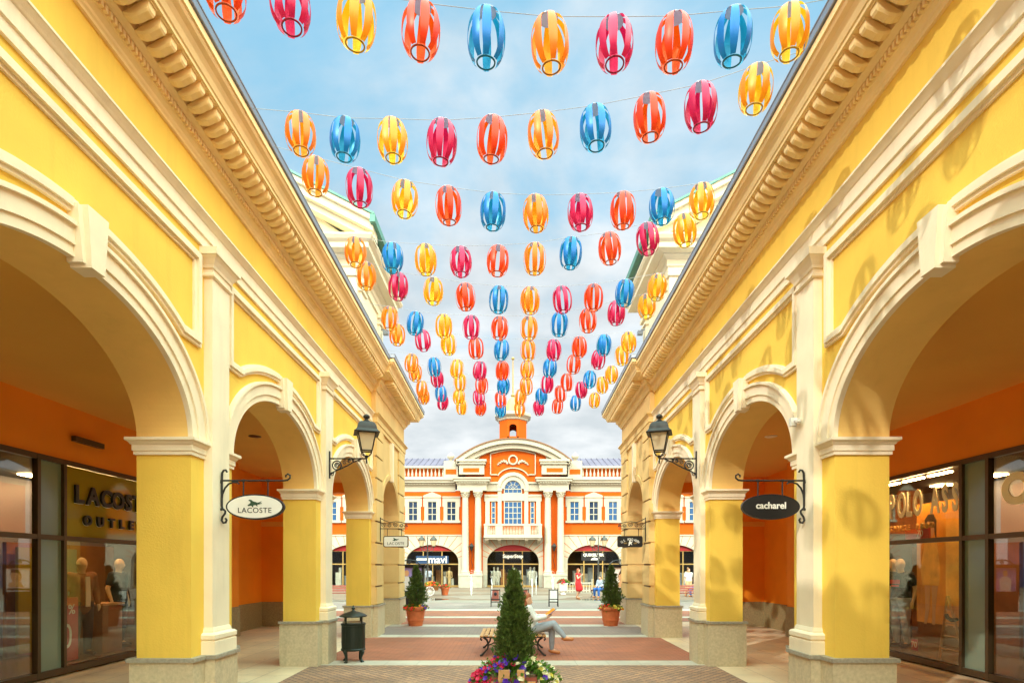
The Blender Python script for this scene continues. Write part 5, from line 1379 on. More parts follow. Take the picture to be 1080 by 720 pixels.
mb.box(-9.5*S, -8.7*S, CY-.02, CY+.2, fz(553), fz(515)); mb.box(8.7*S, 9.5*S, CY-.02, CY+.2, fz(553), fz(515))
fput(mb, 'window_surround', M['far_white'])
window(0, 18, fz(552.5), fz(529), CY+.10, False, 4, 4, frame=False)
for s in (-1, 1): window(s*20.5*S, 3.6, fz(552), fz(529), CY+.10, False, 1, 4, frame=False)
mb = MB()
n = 16; r = 9*S
for i in range(5): a = R(36*i); mb.hexa([(.1*cos(a)-.02,CY+.04,zs_-.02+.1*sin(a)),(.1*cos(a)+.02,CY+.04,zs_-.02+.1*sin(a)),(.1*cos(a)+.02,CY+.1,zs_+.1*sin(a)),(.1*cos(a)-.02,CY+.1,zs_+.1*sin(a)),(r*cos(a)-.02,CY+.04,zs_+r*sin(a)),(r*cos(a)+.02,CY+.04,zs_+r*sin(a)),(r*cos(a)+.02,CY+.1,zs_+r*sin(a)),(r*cos(a)-.02,CY+.1,zs_+r*sin(a))])
for rr in (.38, .72): mb.tube([(rr*cos(pi*i/n), CY+.06, zs_+rr*sin(pi*i/n)) for i in range(n+1)], .022, 5)
mb.box(-r, r, CY+.035, CY+.1, zs_-.05, zs_+.02); mb.box(-r, r, CY+.04, CY+.1, fz(520.3), fz(519.5))
for i in range(5): mb.box(-r+2*r*i/4-.02, -r+2*r*i/4+.02, CY+.038, CY+.1, fz(520.5), zs_)
f = fput(mb, 'window', M['far_white'])
mb = MB(); mb.prism([(r*cos(pi*i/24), zs_+r*sin(pi*i/24)) for i in range(25)]+[(-r, fz(520.5)), (r, fz(520.5))], 'y', CY+.075, CY+.11); fput(mb, 'pane', M['far_glass'], f)
mb = MB()      # balcony
mb.box(-30*S, 30*S, CY-1.1, CY+.1, fz(567.5), fz(565)); mb.box(-29*S, 29*S, CY-1.0, CY+.1, fz(569), fz(567.5)); mb.box(-29.5*S, 29.5*S, CY-1.05, CY-.78, fz(555), fz(553))
mb.box(-29*S, 29*S, CY-1.02, CY-.8, fz(565), fz(564))
for u in (-28, -14.5, 14.5, 28): mb.box(u*S-(.3 if abs(u) < 20 else .14)+(0), u*S+(.3 if abs(u) < 20 else .14), CY-1.03, CY-.8, fz(565), fz(554.9))
for u in (-27,-14,14,27): mb.prism([(CY+.05, fz(569)), (CY-.95, fz(569)), (CY-.9, fz(570.3)), (CY-.4, fz(571.5)), (CY+.05, fz(573))], 'x', u*S-.14, u*S+.14)
for u in [-25+1.55*i for i in range(6)]+[-10.5+1.55*i for i in range(14)]+[17+1.55*i for i in range(6)]:
    mb.lathe([(.03,0),(.05,.08),(.052,.25),(.028,.5),(.028,.62),(.045,.76)], u*S, CY-.9, fz(564), 6)
for s in (-1,1):
    mb.box(s*29*S-.1, s*29*S+.1, CY-.9, CY+.1, fz(555), fz(553.2)); 
fput(mb, 'balcony', M['far_white'])
# cupola
mb = MB(); cy = FY+3.0; k = (cy)/FY
def cz(p): return EYE+(HY-p)*S*k
def cr(p): return p*S*k
zt, zb_ = cz(445), cz(466)-.6
oct_ = [(cr(15.2)*cos(R(22.5+45*i)), cr(15.2)*sin(R(22.5+45*i))) for i in range(8)]
for i in range(8):
    a, b = Vector((*oct_[i], 0)), Vector((*oct_[(i+1)%8], 0))
    def P(t, z): v = a.lerp(b, t); return (v.x, cy+v.y, z)
    cen = (a+b)/2; horiz = abs(cen.y) < .1*abs(cen.x); 
    zs2 = cz(454.5); ra = .36
    if i not in (1, 5): mb.quad(P(0,zb_), P(1,zb_), P(1,zt), P(0,zt)); continue
    for t0, t1 in ((0,.5-ra),(.5+ra,1)): mb.quad(P(t0,zb_), P(t1,zb_), P(t1,zt), P(t0,zt))
    n = 10
    for q in range(n):
        u0, u1 = pi-pi*q/n, pi-pi*(q+1)/n; w = (b-a).length
        mb.quad(P(.5+ra*cos(u0), zs2+ra*w*sin(u0)), P(.5+ra*cos(u1), zs2+ra*w*sin(u1)), P(.5+ra*cos(u1), zt), P(.5+ra*cos(u0), zt))
    mb.quad(P(0,zb_), P(1,zb_), P(1,cz(463)), P(0,cz(463)))
    def Q(t, z, d=.82): v = a.lerp(b, t)*d; return (v.x, cy+v.y, z)
    for t in (.5-ra, .5+ra): mb.quad(P(t,cz(463)), Q(t,cz(463)), Q(t,zt), P(t,zt))
cup = fput(mb, 'cupola', M['far_orange'])
mb = MB(); mb.lathe([(cr(14),zt-.1),(cr(16.5),zt),(cr(17),cz(443.5)),(cr(20.2),cz(441)),(cr(20.2),cz(438.5)),(cr(18),cz(437.5)),(cr(10),cz(436.5)),(.01,cz(436.5))], 0, cy, 0, 8, rot=R(22.5)); fput(mb, 'cupola_cornice', M['far_white'], cup)
mb = MB(); mb.lathe([(cr(8.5),cz(437)),(cr(8),cz(434)),(cr(7.2),cz(428)),(cr(5.6),cz(423)),(cr(3.2),cz(420)),(cr(1.8),cz(419)),(.001,cz(418.5))], 0, cy, 0, 16); fput(mb, 'dome', M['bell'], cup, smooth=True)
mb = MB(); mb.lathe([(.22,cz(419.5)),(.14,cz(418.5)),(.22,cz(417)),(.07,cz(415)),(.045,cz(380)),(.14,cz(379)),(.16,cz(378)),(.10,cz(376.8)),(.001,cz(376.3))], 0, cy, 0, 10); fput(mb, 'spire', M['gold'], cup)
for c in (497.3, 583.5):
    x = fx(c); e = empty('facade_lantern', (x, CY-.05, fz(580)), 0, 'small black lantern between the '+('left' if c < 540 else 'right')+' pair of white columns of the far building', 'wall lamp', 'lanterns between the far columns')
    mb = MB(); mb.tube([(0,.15,.3),(0,-.15,.35),(0,-.25,.3)], .03, 6); mb.tube([(0,.1,-1.6),(.06,-.08,-1.3),(-.05,-.1,-.9),(.04,-.1,-.5),(0,-.05,.0),(0,.1,.3)], .022, 6); mb.build('bracket', M['iron'], e)
    mb = MB(); mb.lathe([(.05,-.02),(.18,.35),(.24,.38),(.12,.56),(.04,.62),(.001,.74)], 0, -.28, -.05, 8); mb.build('lamp_head', M['iron'], e)

# ------------------------------------------------------------------ buildings along the two sides of the square (seen in the shop glass)
for s in (-1, 1):
    fl = -s; X0 = 27.0
    e = empty('side_building', (s*X0, 36, 0), 0, 'orange and white arcaded building along the '+('left' if s < 0 else 'right')+' side of the square, beyond the arcade', 'building', 'buildings along the sides of the square')
    def sput(mb, name, m, parent=None):
        o = mb.build(name, m); o.data.transform(Matrix.Translation(-Vector(e.location))); o.parent = parent or e; return o
    mb = MB(); x0, x1 = rev(s*X0, s*(X0+.5)); mb.box(x0, x1, 20, 52, 4.5, 9.2); x0, x1 = rev(s*(X0+.5), s*(X0+12)); mb.box(x0, x1, 20, 20.5, 0, 9.2); sput(mb, 'upper_wall', M['far_orange'])
    mb = MB()
    for yc in (24, 29.3, 34.7, 40, 45.3):
        arc = arc_pts(yc, 2.6, 1.9, 1.4, 16); n = 16; xx = s*(X0-.05)
        mb.add([(xx,yc-2.7,0),(xx,yc-1.9,0),(xx,yc-1.9,4.5),(xx,yc-2.7,4.5)], [(0,1,2,3)]); mb.add([(xx,yc+1.9,0),(xx,yc+2.7,0),(xx,yc+2.7,4.5),(xx,yc+1.9,4.5)], [(0,1,2,3)])
        for i in range(n):
            (a,b_),(c,d) = arc[i], arc[i+1]
            mb.add([(xx,a,b_),(xx,c,d),(xx,c,4.5),(xx,a,4.5)], [(0,1,2,3)]); mb.add([(xx,a,b_),(xx,c,d),(xx+s*.7,c,d),(xx+s*.7,a,b_)], [(0,1,2,3)])
        for q in (yc-1.9, yc+1.9): mb.add([(xx,q,0),(xx+s*.7,q,0),(xx+s*.7,q,2.6),(xx,q,2.6)], [(0,1,2,3)])
    sput(mb, 'ground_floor_wall', M['far_orange'])
    mb = MB(); x0, x1 = rev(s*(X0+.6), s*(X0+.7)); mb.box(x0, x1, 20, 52, 0, 4.4); sput(mb, 'shop_glazing', M['far_glass'])
    mb = MB(); mb.sweep([(-.1,9.0),(.1,9.0),(.12,9.5),(.5,9.9),(.55,10.1),(-.1,10.2)], [(s*X0,20),(s*X0,52)], side=-s); mb.sweep([(-.1,4.45),(.12,4.45),(.12,4.7),(-.1,4.7)], [(s*X0,20),(s*X0,52)], side=-s); sput(mb, 'cornice', M['far_white'])
    for q in range(10):
        yc = 22+q*2.9; mb = MB(); x0, x1 = rev(s*(X0-.08), s*(X0+.05)); mb.box(x0, x1, yc-.75, yc-.5, 5.4, 8.0); mb.box(x0, x1, yc+.5, yc+.75, 5.4, 8.0); mb.box(x0, x1, yc-.8, yc+.8, 8.0, 8.35); mb.box(x0, x1, yc-.8, yc+.8, 5.2, 5.4); x0, x1 = rev(s*(X0-.05), s*(X0+.04)); mb.box(x0, x1, yc-.03, yc+.03, 5.4, 8.0); mb.box(x0, x1, yc-.5, yc+.5, 6.9, 6.96)
        f = sput(mb, 'window', M['far_white']); mb = MB(); x0, x1 = rev(s*(X0-.02), s*(X0+.02)); mb.box(x0, x1, yc-.5, yc+.5, 5.4, 8.0); sput(mb, 'pane', M['far_glass'], f)
    mb = MB(); mb.add([(s*X0,20,10.1),(s*X0,52,10.1),(s*(X0+8),52,12.5),(s*(X0+8),20,12.5)], [(0,1,2,3)]); sput(mb, 'roof', M['roofgrey'])

# ------------------------------------------------------------------ pavilions rising behind the arcade roofs
def pavilion(side):
    fl = 1 if side < 0 else -1
    y0, y1, x1, x0 = 15.35, 18.4, -4.22, -11.2
    e = empty('roof_pavilion', (fl*x1, y0, 7.1), 0, 'cream gabled pavilion with green roof edge above the '+('shaded left' if side < 0 else 'sunlit right')+' arcade roof', 'pavilion', 'gabled pavilions above the arcade roofs')
    def pv(mb, name, m, parent=None):
        o = mb.build(name, m); o.data.transform(Matrix.Translation(-Vector(e.location))); o.parent = parent or e; return o
    ze = 10.15
    xm = (x0+x1)/2
    rs = math.tan(R(27))
    apex = ze+.75+(x1+.55-xm)*rs
    mb = MB(fl)
    mb.box(x0, x1, y0, y1, 7.0, ze+.4); mb.prism([(x0,ze+.4),(x1,ze+.4),(xm,apex-.02)], 'y', y0+.02, y1-.02)
    pv(mb, 'wall', M['pav'])
    mb = MB(fl)    # corner pilasters with capitals
    for xx in (x1-.55, x1-2.6): 
        mb = MB(fl); mb.box(xx-.22, xx+.22, y0-.07, y0+.05, 7.0, 9.62); mb.box(xx-.27, xx+.27, y0-.12, y0+.05, 9.36, 9.44); mb.box(xx-.30, xx+.30, y0-.15, y0+.05, 9.55, 9.66); pv(mb, 'pilaster', M['pav'])
    for yy in (y0+.45, y1-.45):
        mb = MB(fl); mb.box(x1-.05, x1+.07, yy-.22, yy+.22, 7.0, 9.62); mb.box(x1-.05, x1+.12, yy-.27, yy+.27, 9.36, 9.44); mb.box(x1-.05, x1+.15, yy-.30, yy+.30, 9.55, 9.66); pv(mb, 'pilaster', M['pav'])
    mb = MB(fl)
    prof = [(-.02,9.66),(.05,9.66),(.05,9.86),(.09,9.90),(.09,10.05),(.20,10.12),(.20,10.17),(.42,10.21),(.42,10.34),(.50,10.40),(.55,10.48),(.55,10.52),(-.02,10.54)]
    mb.sweep(prof, [(x0, y0), (x1, y0), (x1, y1), (x0, y1)], side=1)
    pv(mb, 'cornice', M['pav'])
    mb = MB(fl)    # raking cornice on the street-facing gable front
    for s in (-1, 1):
        xe = x1+.55 if s > 0 else x0-.55
        for (d0, d1, p) in ((.0,.20,.30),(.19,.42,.46),(.41,.56,.56)):
            za = ze+.28
            mb.hexa([(xe, y0-p, za+d0),(xm, y0-p, za+d0+abs(xe-xm)*rs),(xm, y0+.05, za+d0+abs(xe-xm)*rs),(xe, y0+.05, za+d0),
                     (xe, y0-p, za+d1),(xm, y0-p, za+d1+abs(xe-xm)*rs),(xm, y0+.05, za+d1+abs(xe-xm)*rs),(xe, y0+.05, za+d1)])
    pv(mb, 'raking_cornice', M['pav'])
    mb = MB(fl)
    for s in (-1, 1):
        xe = x1+.62 if s > 0 else x0-.62
        za = ze+.80; zt = za+abs(xe-xm)*rs
        mb.hexa([(xe,y0-.60,za),(xm,y0-.60,zt),(xm,y1+.6,zt),(xe,y1+.6,za),(xe,y0-.60,za+.06),(xm,y0-.60,zt+.06),(xm,y1+.6,zt+.06),(xe,y1+.6,za+.06)])
    mb.box(x1+.50, x1+.64, y0-.60, y1+.6, ze+.62, ze+.82)
    pv(mb, 'roof', M['copper'])
    for k, (xx, yy, dx, dy) in enumerate(((x1-.9, y0-.02, 0, -1), (x1+.02, y1-.5, 1, 0))):
        mb = MB(fl); z = 9.25
        mb.tube([(xx,yy,z+.02),(xx+dx*.16,yy+dy*.16,z+.02),(xx+dx*.2,yy+dy*.2,z-.04)], .02, 6); mb.box(xx+dx*.2-.08, xx+dx*.2+.08, yy+dy*.2-.08, yy+dy*.2+.08, z-.14, z-.03)
        pv(mb, 'floodlight', M['gutter'])
pavilion(-1); pavilion(1)

# ------------------------------------------------------------------ furniture of the square
def street_lamp(x, y, rz, label):
    e = empty('street_lamp', (x, y, 0), rz, label, 'street lamp', 'double street lamps on the square')
    m = mat('grey_green_lamp_post', (.05,.05,.045), .5, metal=.0) if 'grey_green_lamp_post' not in bpy.data.materials else bpy.data.materials['grey_green_lamp_post']
    mb = MB(); mb.lathe([(.22,0),(.22,.12),(.16,.18),(.18,.45),(.13,.55),(.11,.62),(.13,.68),(.075,.75),(.06,2.0),(.085,2.03),(.055,2.08),(.045,3.3),(.07,3.34),(.04,3.4),(.03,3.9),(.05,3.95),(.02,4.1),(.001,4.25)], n=14); mb.build('post', m, e, smooth=True)
    for s in (-1, 1):
        mb = MB(); mb.tube([(0,0,3.15)]+[(s*u, 0, v) for u, v in ((.12,3.05),(.28,2.98),(.42,3.05),(.45,3.2),(.45,3.3))], .028, 6); mb.tube([(s*u,0,v) for u,v in spiral(.22,3.20,.11,.02,0,3.2*pi,16)], .02, 6); mb.build('arm', m, e, smooth=True)
        mb = MB(); mb.lathe([(.07,3.28),(.09,3.32),(.25,3.36),(.10,3.34)], s*.45, 0, 0, 6); mb.lathe([(.27,3.80),(.29,3.83),(.20,3.98),(.08,4.06),(.05,4.12),(.001,4.2)], s*.45, 0, 0, 6); hd = mb.build('lamp_head', m, e)
        mb = MB(); mb.lathe([(.12,3.34),(.25,3.80)], s*.45, 0, 0, 6); mb.build('glass', M['milk'], hd)
street_lamp(fx(450.5)*.86, 43, R(0), 'double-headed street lamp in front of the far shop with white mavi lettering'.replace(' mavi', ''))
street_lamp(fx(630.5)*.86, 43, R(0), 'double-headed street lamp beside the seated person in bright blue jeans')
def light_box(x, y, label, mats, kind):
    e = empty('poster_case', (x, y, 0), 0, label, 'poster case', 'free-standing poster cases at the end of the street')
    mb = MB(); w, zt = .62, 1.86
    mb.box(-.55,.55,-.11,.11,0,.72); mb.box(-w,w,-.10,.10,.70,.82); mb.box(-w,w,-.10,.10,zt-.08,zt); mb.box(-w,-w+.09,-.10,.10,.7,zt); mb.box(w-.09,w,-.10,.10,.7,zt); mb.box(-w+.05,w-.05,.0,.06,.78,zt-.05)
    mb.box(-w-.06,w+.06,-.13,.13,zt,zt+.06)
    mb.tube([(-.45,0,zt+.05),(-.30,0,zt+.19),(0,0,zt+.25),(.30,0,zt+.19),(.45,0,zt+.05)], .03, 6); mb.tube([(u,0,v) for u,v in spiral(0,zt+.13,.08,.02,0,3*pi,14)], .018, 6)
    mb.build('case', M['black'], e)
    mb = MB(); mb.box(-w+.09,w-.09,-.04,-.02,.82,zt-.08); mb.build('poster', M[mats[0]], e)
    mb = MB()
    if kind == 0:
        mb.prism([(-.30,.83),(.10,.83),(.14,1.30),(.02,1.42),(-.20,1.42),(-.34,1.28)], 'y', -.046, -.040, 1); ellipsoid(mb, (-.10,-.045,1.55), (.10,.006,.13))
    else:
        ellipsoid(mb, (.12,-.045,1.42), (.22,.006,.27)); mb.prism([(-.2,.98),(.45,.98),(.42,1.15),(.25,1.22),(-.05,1.20)], 'y', -.046, -.040, 0); mb.prism([(-.10,1.45),(.02,1.70),(.30,1.72),(.40,1.4),(.30,1.58),(.08,1.58)], 'y', -.053, -.0515, 1)
        mb.box(-.5,.5,-.046,-.04,.86,.95, 1)
    mb.build('printed_picture', [M['poster_skin'], M['lightgrey_cloth'] if kind == 0 else M['darkhair']], e)
light_box(-4.30, 23.6, 'black poster case with violet and white poster behind the left terracotta pot', ['poster_purple'], 0)
light_box(4.45, 23.6, 'black poster case with pale poster of a face behind the right terracotta pot', ['white'], 1)
def a_board(x, y, label, panel):
    e = empty('pavement_sign', (x, y, 0), 0, label, 'pavement sign', 'folding pavement signs')
    mb = MB()
    for s in (-1, 1):
        mb.hexa([(s*.20-.018,-.20,0),(s*.20+.018,-.20,0),(s*.20+.018,-.17,0),(s*.20-.018,-.17,0),(s*.20-.018,-.03,.80),(s*.20+.018,-.03,.80),(s*.20+.018,0,.80),(s*.20-.018,0,.80)])
        mb.hexa([(s*.20-.018,.17,0),(s*.20+.018,.17,0),(s*.20+.018,.20,0),(s*.20-.018,.20,0),(s*.20-.018,.0,.79),(s*.20+.018,.0,.79),(s*.20+.018,.03,.79),(s*.20-.018,.03,.79)])
    for z, yy in ((.76,-.04),(.34,-.125),(.22,-.15)): mb.box(-.2,.2,yy-.015,yy+.015,z-.02,z+.02)
    mb.build('frame', M['black'], e)
    mb = MB(); zb = .26
    mb.hexa([(-.17,-.150,zb),(.17,-.150,zb),(.17,-.135,zb),(-.17,-.135,zb),(-.15,-.05,.74),(.15,-.05,.74),(.15,-.035,.74),(-.15,-.035,.74)]); mb.build('panel', M[panel], e)
    if panel == 'redwood':
        mb = MB(); ellipsoid(mb, (0,-.10,.58), (.07,.02,.08)); mb.build('painted_badge', M['darkcloth'], e)
a_board(-.80, 26.0, 'black framed pavement sign with red-brown panel left of the conifer top', 'redwood')
a_board(.52, 26.3, 'black framed pavement sign mostly hidden behind the seated person', 'redwood')
a_board(1.85, 26.0, 'black framed pavement sign with pale panel right of the bench', 'lightgrey_cloth')
e = empty('white_urn', (3.30, 37.5, 0), 0, 'white square planter urn with red flowers on the right side of the square', 'planter')
mb = MB(); mb.lathe([(.22,0),(.22,.06),(.12,.12),(.12,.18),(.30,.24),(.38,.66),(.42,.68),(.42,.74),(.34,.74),(.30,.6),(.001,.6)], n=4, rot=R(45)); mb.build('urn_body', M['white'], e)
flower_bed('urn_flowers', (3.30, 37.5, .72), 'dark red flowers heaped in the white urn', None, .40, .40, .0, .22, [('fl_red', 3, 2, 40), ('fl_scarlet', 4, 1, 12)], 260, 0, .10, .07, 8)
# flower barrow on the left
e = empty('flower_barrow', (-5.15, 36.0, 0), R(5), 'small two-wheeled barrow planter with flowers near the left street lamp', 'flower barrow')
mb = MB(); mb.hexa([(-.45,-.22,.32),(.40,-.22,.32),(.40,.22,.32),(-.45,.22,.32),(-.52,-.30,.62),(.50,-.30,.62),(.50,.30,.62),(-.52,.30,.62)]); mb.build('tub', M['shopwood'], e)
for s in (-1, 1):
    mb = MB(); cx = -.1; mb.tube([(cx+.28*cos(2*pi*i/20), s*.30, .28+.28*sin(2*pi*i/20)) for i in range(20)], .02, 6, closed=True)
    for i in range(6): a = pi*i/6; mb.tube([(cx+.27*cos(a), s*.30, .28+.27*sin(a)),(cx-.27*cos(a), s*.30, .28-.27*sin(a))], .01, 5)
    mb.build('wheel', M['white'], e)
mb = MB(); mb.tube([(.45,-.2,.5),(.9,-.22,.75),(1.0,-.22,.74)], .02, 6); mb.tube([(.45,.2,.5),(.9,.22,.75),(1.0,.22,.74)], .02, 6); mb.tube([(.6,0,.55),(.65,0,.0)], .02, 6); mb.build('handle', M['bark'], e)
flower_bed('barrow_flowers', (-5.15, 36.0, .60), 'red and yellow flowers heaped on the small barrow', None, .55, .34, .0, .22, [('fl_yellow', 3.4, .6, 34), ('fl_scarlet', 5.2, .9, 40), ('fl_orange', 4.4, .6, 20)], 320, 0, .10, .065, 9)
e = empty('terracotta_planter', (-4.35, 36.4, 0), 0, 'small terracotta planter of red flowers right of the flower barrow', 'pot')
mb = MB(); mb.lathe([(.18,0),(.27,.40),(.30,.40),(.30,.47),(.24,.47),(.001,.42)], n=20); mb.build('clay_body', M['terracotta'], e)
flower_bed('planter_flowers', (-4.35, 36.4, .44), 'red flowers in the small terracotta planter beside the barrow', None, .30, .28, .0, .2, [('fl_scarlet', 4, 2, 40)], 150, 0, .09, .06, 19)
# low railing on the right of the square
e = empty('low_railing', (4.3, 40.5, 0), 0, 'low pale railing behind the woman in red', 'railing')
mb = MB(); mb.box(-1.25,1.35,-.03,.03,.62,.70); mb.box(-1.25,1.35,-.025,.025,.10,.16)
for i in range(14): x = -1.22+i*.196; mb.box(x-.025,x+.025,-.02,.02,0,.62)
mb.build('rails', M['far_white'], e)
# fountain jets rising from the paving
rng = random.Random(5)
for k, (px, py, h, w) in enumerate(((497.2, 627.5, 1.62, .16), (583.0, 626.5, 1.55, .14), (518.8, 629.5, 1.55, .045), (561.3, 629.0, 1.75, .06), (565.5, 627.5, 1.55, .045))):
    y = FP*EYE/(py-HY); x = (px-VX)*y/FP
    mb = MB()
    for q in range(70 if w > .1 else 40):
        hh = h*(1-abs(rng.gauss(0, .28))); hh = max(.25, min(h, hh)); sp = w*rng.uniform(.15, 1.0); a = rng.uniform(0, 2*pi)
        z0 = rng.uniform(0, hh*.6); z1 = min(hh, z0+rng.uniform(.10, .40))
        pts = []
        for i in range(4):
            z = z0+(z1-z0)*i/3; r = sp*(.2+1.0*(z/h)**1.4)
            pts.append((r*cos(a), r*sin(a), z))
        mb.tube(pts, [.006,.018,.018,.005], 5)
    for q in range(90 if w > .1 else 30):
        z = h*rng.random()**.8; r = w*rng.uniform(0, 1.5)*(.3+z/h); a = rng.uniform(0, 6.28); mb.sphere((r*cos(a), r*sin(a), z), rng.uniform(.008, .02), 6, 4)
    o = mb.build('fountain_jet', M['water'], loc=(x, y, 0), smooth=True)
    tag(o, ['broad white fountain jet below the left pair of columns','broad white fountain jet below the right pair of columns','thin fountain jet above the red-brown pavement sign','tallest thin fountain jet just right of the conifer','short thin fountain jet between the conifer and the right columns'][k], 'fountain jet', 'fountain jets on the square')

# ------------------------------------------------------------------ ground
def sheet(name, polys, m, z):
    mb = MB()
    for p in polys: mb.add([(x, y, z) for x, y in p], [tuple(range(len(p)))])
    return tag(mb.build(name, m), kind='structure')
def rect(x0, x1, y0, y1): return [(x0,y0),(x1,y0),(x1,y1),(x0,y1)]
sheet('ground', [rect(-400, 400, -60, 900)], mat('distant_ground', (.30,.27,.24), .9, var=.1, vscale=.05), -.012)
sheet('square_paving', [rect(-60, 60, 18.9, 62)], M['plaza'], -.008)
E_ = lambda y: W0+K*y+.10
def strip(y0, y1): 
    w0, w1 = (E_(y0), E_(y1)) if y1 <= 19.1 else (13., 13.)
    return [(-w0, y0), (w0, y0), (w1, y1), (-w1, y1)]
sheet('street_paving', [strip(-8, 10.56)], M['sett'], 0)
sheet('pale_bands', [strip(10.56, 11.09), strip(14.74, 15.25), strip(17.4, 18.0), strip(20.3, 20.9), strip(23.6, 24.4)], M['pale'], 0)
sheet('brick_paving', [strip(11.09, 14.74), strip(18.0, 19.05), [(-13,19.05),(13,19.05),(13,20.3),(-13,20.3)], strip(20.9, 23.6)], M['brick'], 0)
sheet('grey_paving', [strip(15.25, 17.4), strip(24.4, 28.9)], M['greysett'], 0)
sheet('arcade_floor', [[(s*E_(-8), -8), (s*E_(18.9), 18.9), (s*9, 18.9), (s*9, -8)] for s in (-1, 1)], M['tile'], .001)
sheet('pale_square_paving', [rect(-13, 13, 28.9, 31.0), rect(-60, 60, 39.0, 40.2), rect(-60, 60, 46.2, 47.2)], M['plaza_pale'], -.004)
mb = MB(); rng = random.Random(3)
for cx, cy_, rx, ry in ((0, 34.2, 3.9, 2.6), (-4.6, 31.8, .9, 1.1), (4.5, 31.6, .9, .9)):
    pts = [(cx+rx*(1+.12*sin(3*a+cx)+.06*sin(7*a))*cos(a), cy_+ry*(1+.1*sin(4*a))*sin(a), -.0035) for a in [2*pi*i/40 for i in range(40)]]
    mb.add(pts, [tuple(range(40))], 0 if rx > 2 else 1)
tag(mb.build('wet_paving', [M['wet'], mat('dark_puddle', (.10,.085,.07), .05, spec=.7)]), kind='structure')

# ------------------------------------------------------------------ daylight
w = bpy.data.worlds.new('World'); sc.world = w; w.use_nodes = True
nt = w.node_tree; L = nt.links; bg = nt.nodes['Background']
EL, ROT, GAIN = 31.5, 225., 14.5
sky = nt.nodes.new('ShaderNodeTexSky'); sky.sky_type = 'NISHITA'; sky.sun_disc = False
sky.sun_elevation = R(EL); sky.sun_rotation = R(ROT); sky.air_density = 1.0; sky.dust_density = 1.2; sky.ozone_density = 1.0
tc = nt.nodes.new('ShaderNodeTexCoord')
sep = nt.nodes.new('ShaderNodeSeparateXYZ'); L.new(tc.outputs['Generated'], sep.inputs[0])
mz = nt.nodes.new('ShaderNodeMath'); mz.operation = 'ADD'; mz.inputs[1].default_value = .30; L.new(sep.outputs['Z'], mz.inputs[0])
mm = nt.nodes.new('ShaderNodeMath'); mm.operation = 'MAXIMUM'; mm.inputs[1].default_value = .05; L.new(mz.outputs[0], mm.inputs[0])
dv = nt.nodes.new('ShaderNodeVectorMath'); dv.operation = 'DIVIDE'
cb = nt.nodes.new('ShaderNodeCombineXYZ')
for i in range(3): L.new(mm.outputs[0], cb.inputs[i])
L.new(tc.outputs['Generated'], dv.inputs[0]); L.new(cb.outputs[0], dv.inputs[1])
mp = nt.nodes.new('ShaderNodeMapping'); mp.inputs['Scale'].default_value = (1.5, 1.7, 1.2); mp.inputs['Location'].default_value = (3.1, 1.2, 0)
L.new(dv.outputs[0], mp.inputs[0])
nz = nt.nodes.new('ShaderNodeTexNoise'); nz.inputs['Scale'].default_value = 1.5; nz.inputs['Detail'].default_value = 10; nz.inputs['Roughness'].default_value = .55; nz.inputs['Distortion'].default_value = .25
L.new(mp.outputs[0], nz.inputs['Vector'])
# thicker veil low in the sky, thin wisps overhead
el = nt.nodes.new('ShaderNodeMapRange'); el.inputs[1].default_value = .18; el.inputs[2].default_value = .70; el.inputs[3].default_value = .46; el.inputs[4].default_value = -.085
L.new(sep.outputs['Z'], el.inputs[0])
ad = nt.nodes.new('ShaderNodeMath'); ad.operation = 'ADD'; L.new(nz.outputs['Fac'], ad.inputs[0]); L.new(el.outputs[0], ad.inputs[1])
cr_ = nt.nodes.new('ShaderNodeMapRange'); cr_.interpolation_type = 'SMOOTHSTEP'; cr_.inputs[1].default_value = .42; cr_.inputs[2].default_value = .78; cr_.inputs[3].default_value = .10; cr_.inputs[4].default_value = .93
L.new(ad.outputs[0], cr_.inputs[0])
n2 = nt.nodes.new('ShaderNodeTexNoise'); n2.inputs['Scale'].default_value = 3.2; n2.inputs['Detail'].default_value = 8; L.new(mp.outputs[0], n2.inputs['Vector'])
cc = nt.nodes.new('ShaderNodeMix'); cc.data_type = 'RGBA'
CLO, CHI = (4.1,4.35,4.45,1), (5.6,5.7,5.7,1)
cc.inputs['A'].default_value = CLO; cc.inputs['B'].default_value = CHI
m3 = nt.nodes.new('ShaderNodeMapRange'); m3.inputs[1].default_value = .38; m3.inputs[2].default_value = .62; L.new(n2.outputs['Fac'], m3.inputs[0]); L.new(m3.outputs[0], cc.inputs['Factor'])
mx = nt.nodes.new('ShaderNodeMix'); mx.data_type = 'RGBA'; L.new(cr_.outputs[0], mx.inputs['Factor'])
# blue air: the sky model, evened out by thin high haze
sk = nt.nodes.new('ShaderNodeMix'); sk.data_type = 'RGBA'; sk.inputs['Factor'].default_value = .86
sk.inputs['B'].default_value = (1.5,3.8,5.4,1); L.new(sky.outputs[0], sk.inputs['A'])
L.new(sk.outputs['Result'], mx.inputs['A']); L.new(cc.outputs['Result'], mx.inputs['B'])
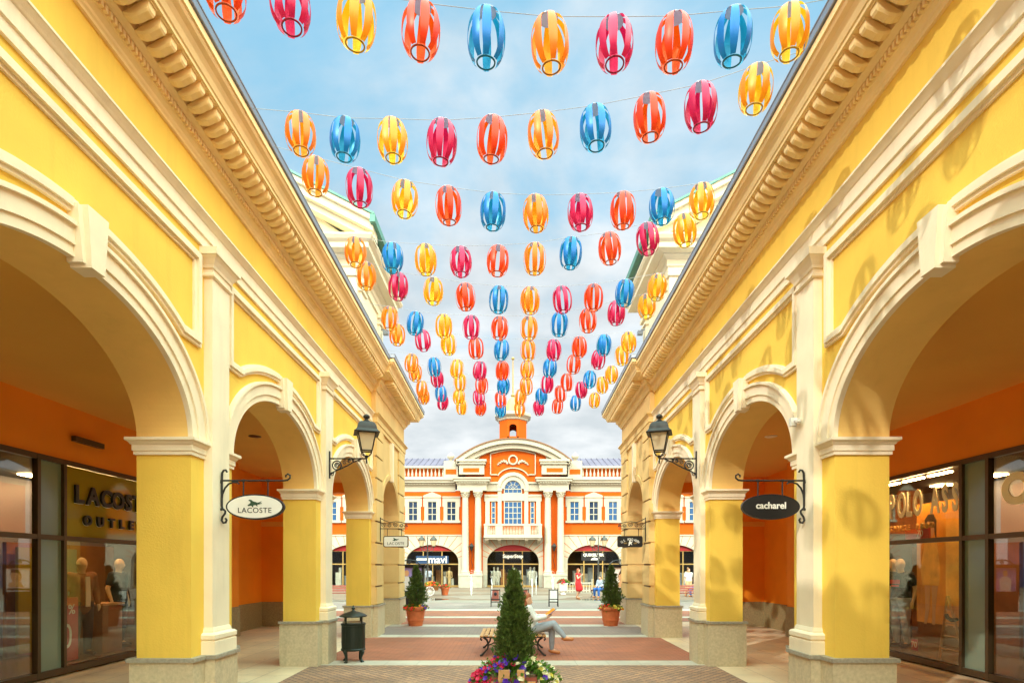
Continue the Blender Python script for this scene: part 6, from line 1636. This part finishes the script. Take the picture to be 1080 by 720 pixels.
# added glow bank overhead, out of view: supplies fill light for the shaded street
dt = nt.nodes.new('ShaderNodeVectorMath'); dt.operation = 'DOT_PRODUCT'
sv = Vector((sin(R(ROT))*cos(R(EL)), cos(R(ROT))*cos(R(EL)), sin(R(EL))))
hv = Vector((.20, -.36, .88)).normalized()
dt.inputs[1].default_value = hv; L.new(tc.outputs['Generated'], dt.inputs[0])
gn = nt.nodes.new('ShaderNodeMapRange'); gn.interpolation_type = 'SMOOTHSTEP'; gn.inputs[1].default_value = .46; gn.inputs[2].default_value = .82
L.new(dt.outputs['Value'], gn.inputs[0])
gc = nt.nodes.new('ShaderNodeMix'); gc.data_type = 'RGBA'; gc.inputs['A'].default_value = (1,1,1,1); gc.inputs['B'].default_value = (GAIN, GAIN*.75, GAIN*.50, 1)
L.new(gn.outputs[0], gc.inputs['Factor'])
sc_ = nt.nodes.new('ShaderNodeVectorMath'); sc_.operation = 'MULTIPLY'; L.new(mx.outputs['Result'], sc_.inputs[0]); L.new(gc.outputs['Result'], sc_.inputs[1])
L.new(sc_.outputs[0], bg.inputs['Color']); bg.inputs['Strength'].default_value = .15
sd = bpy.data.lights.new('sun', 'SUN'); sd.energy = 2.0; sd.angle = R(.7); sd.color = (1, .97, .86)
so = bpy.data.objects.new('sun', sd); C.objects.link(so)
so.rotation_euler = Vector((-sin(R(ROT))*cos(R(EL)), -cos(R(ROT))*cos(R(EL)), -sin(R(EL)))).to_track_quat('-Z', 'Y').to_euler()

# ------------------------------------------------------------------ camera
cd = bpy.data.cameras.new('camera'); cam = bpy.data.objects.new('camera', cd); C.objects.link(cam)
cam.location = (0, 0, EYE); cam.rotation_euler = (R(90), 0, 0)
cd.sensor_width = 36; cd.lens = 36*FP/1080; cd.shift_y = (HY-360)/1080; cd.shift_x = -(VX-540)/1080
cd.clip_start = .05; cd.clip_end = 3000
sc.camera = cam
sc.view_settings.view_transform = 'Standard'; sc.view_settings.look = 'None'; sc.view_settings.gamma = 1; sc.view_settings.exposure = .26
sc.cycles.use_denoising = True; sc.cycles.max_bounces = 14; sc.cycles.diffuse_bounces = 9; sc.cycles.transparent_max_bounces = 12
sc.cycles.caustics_reflective = False; sc.cycles.caustics_refractive = False
bpy.context.view_layer.update()
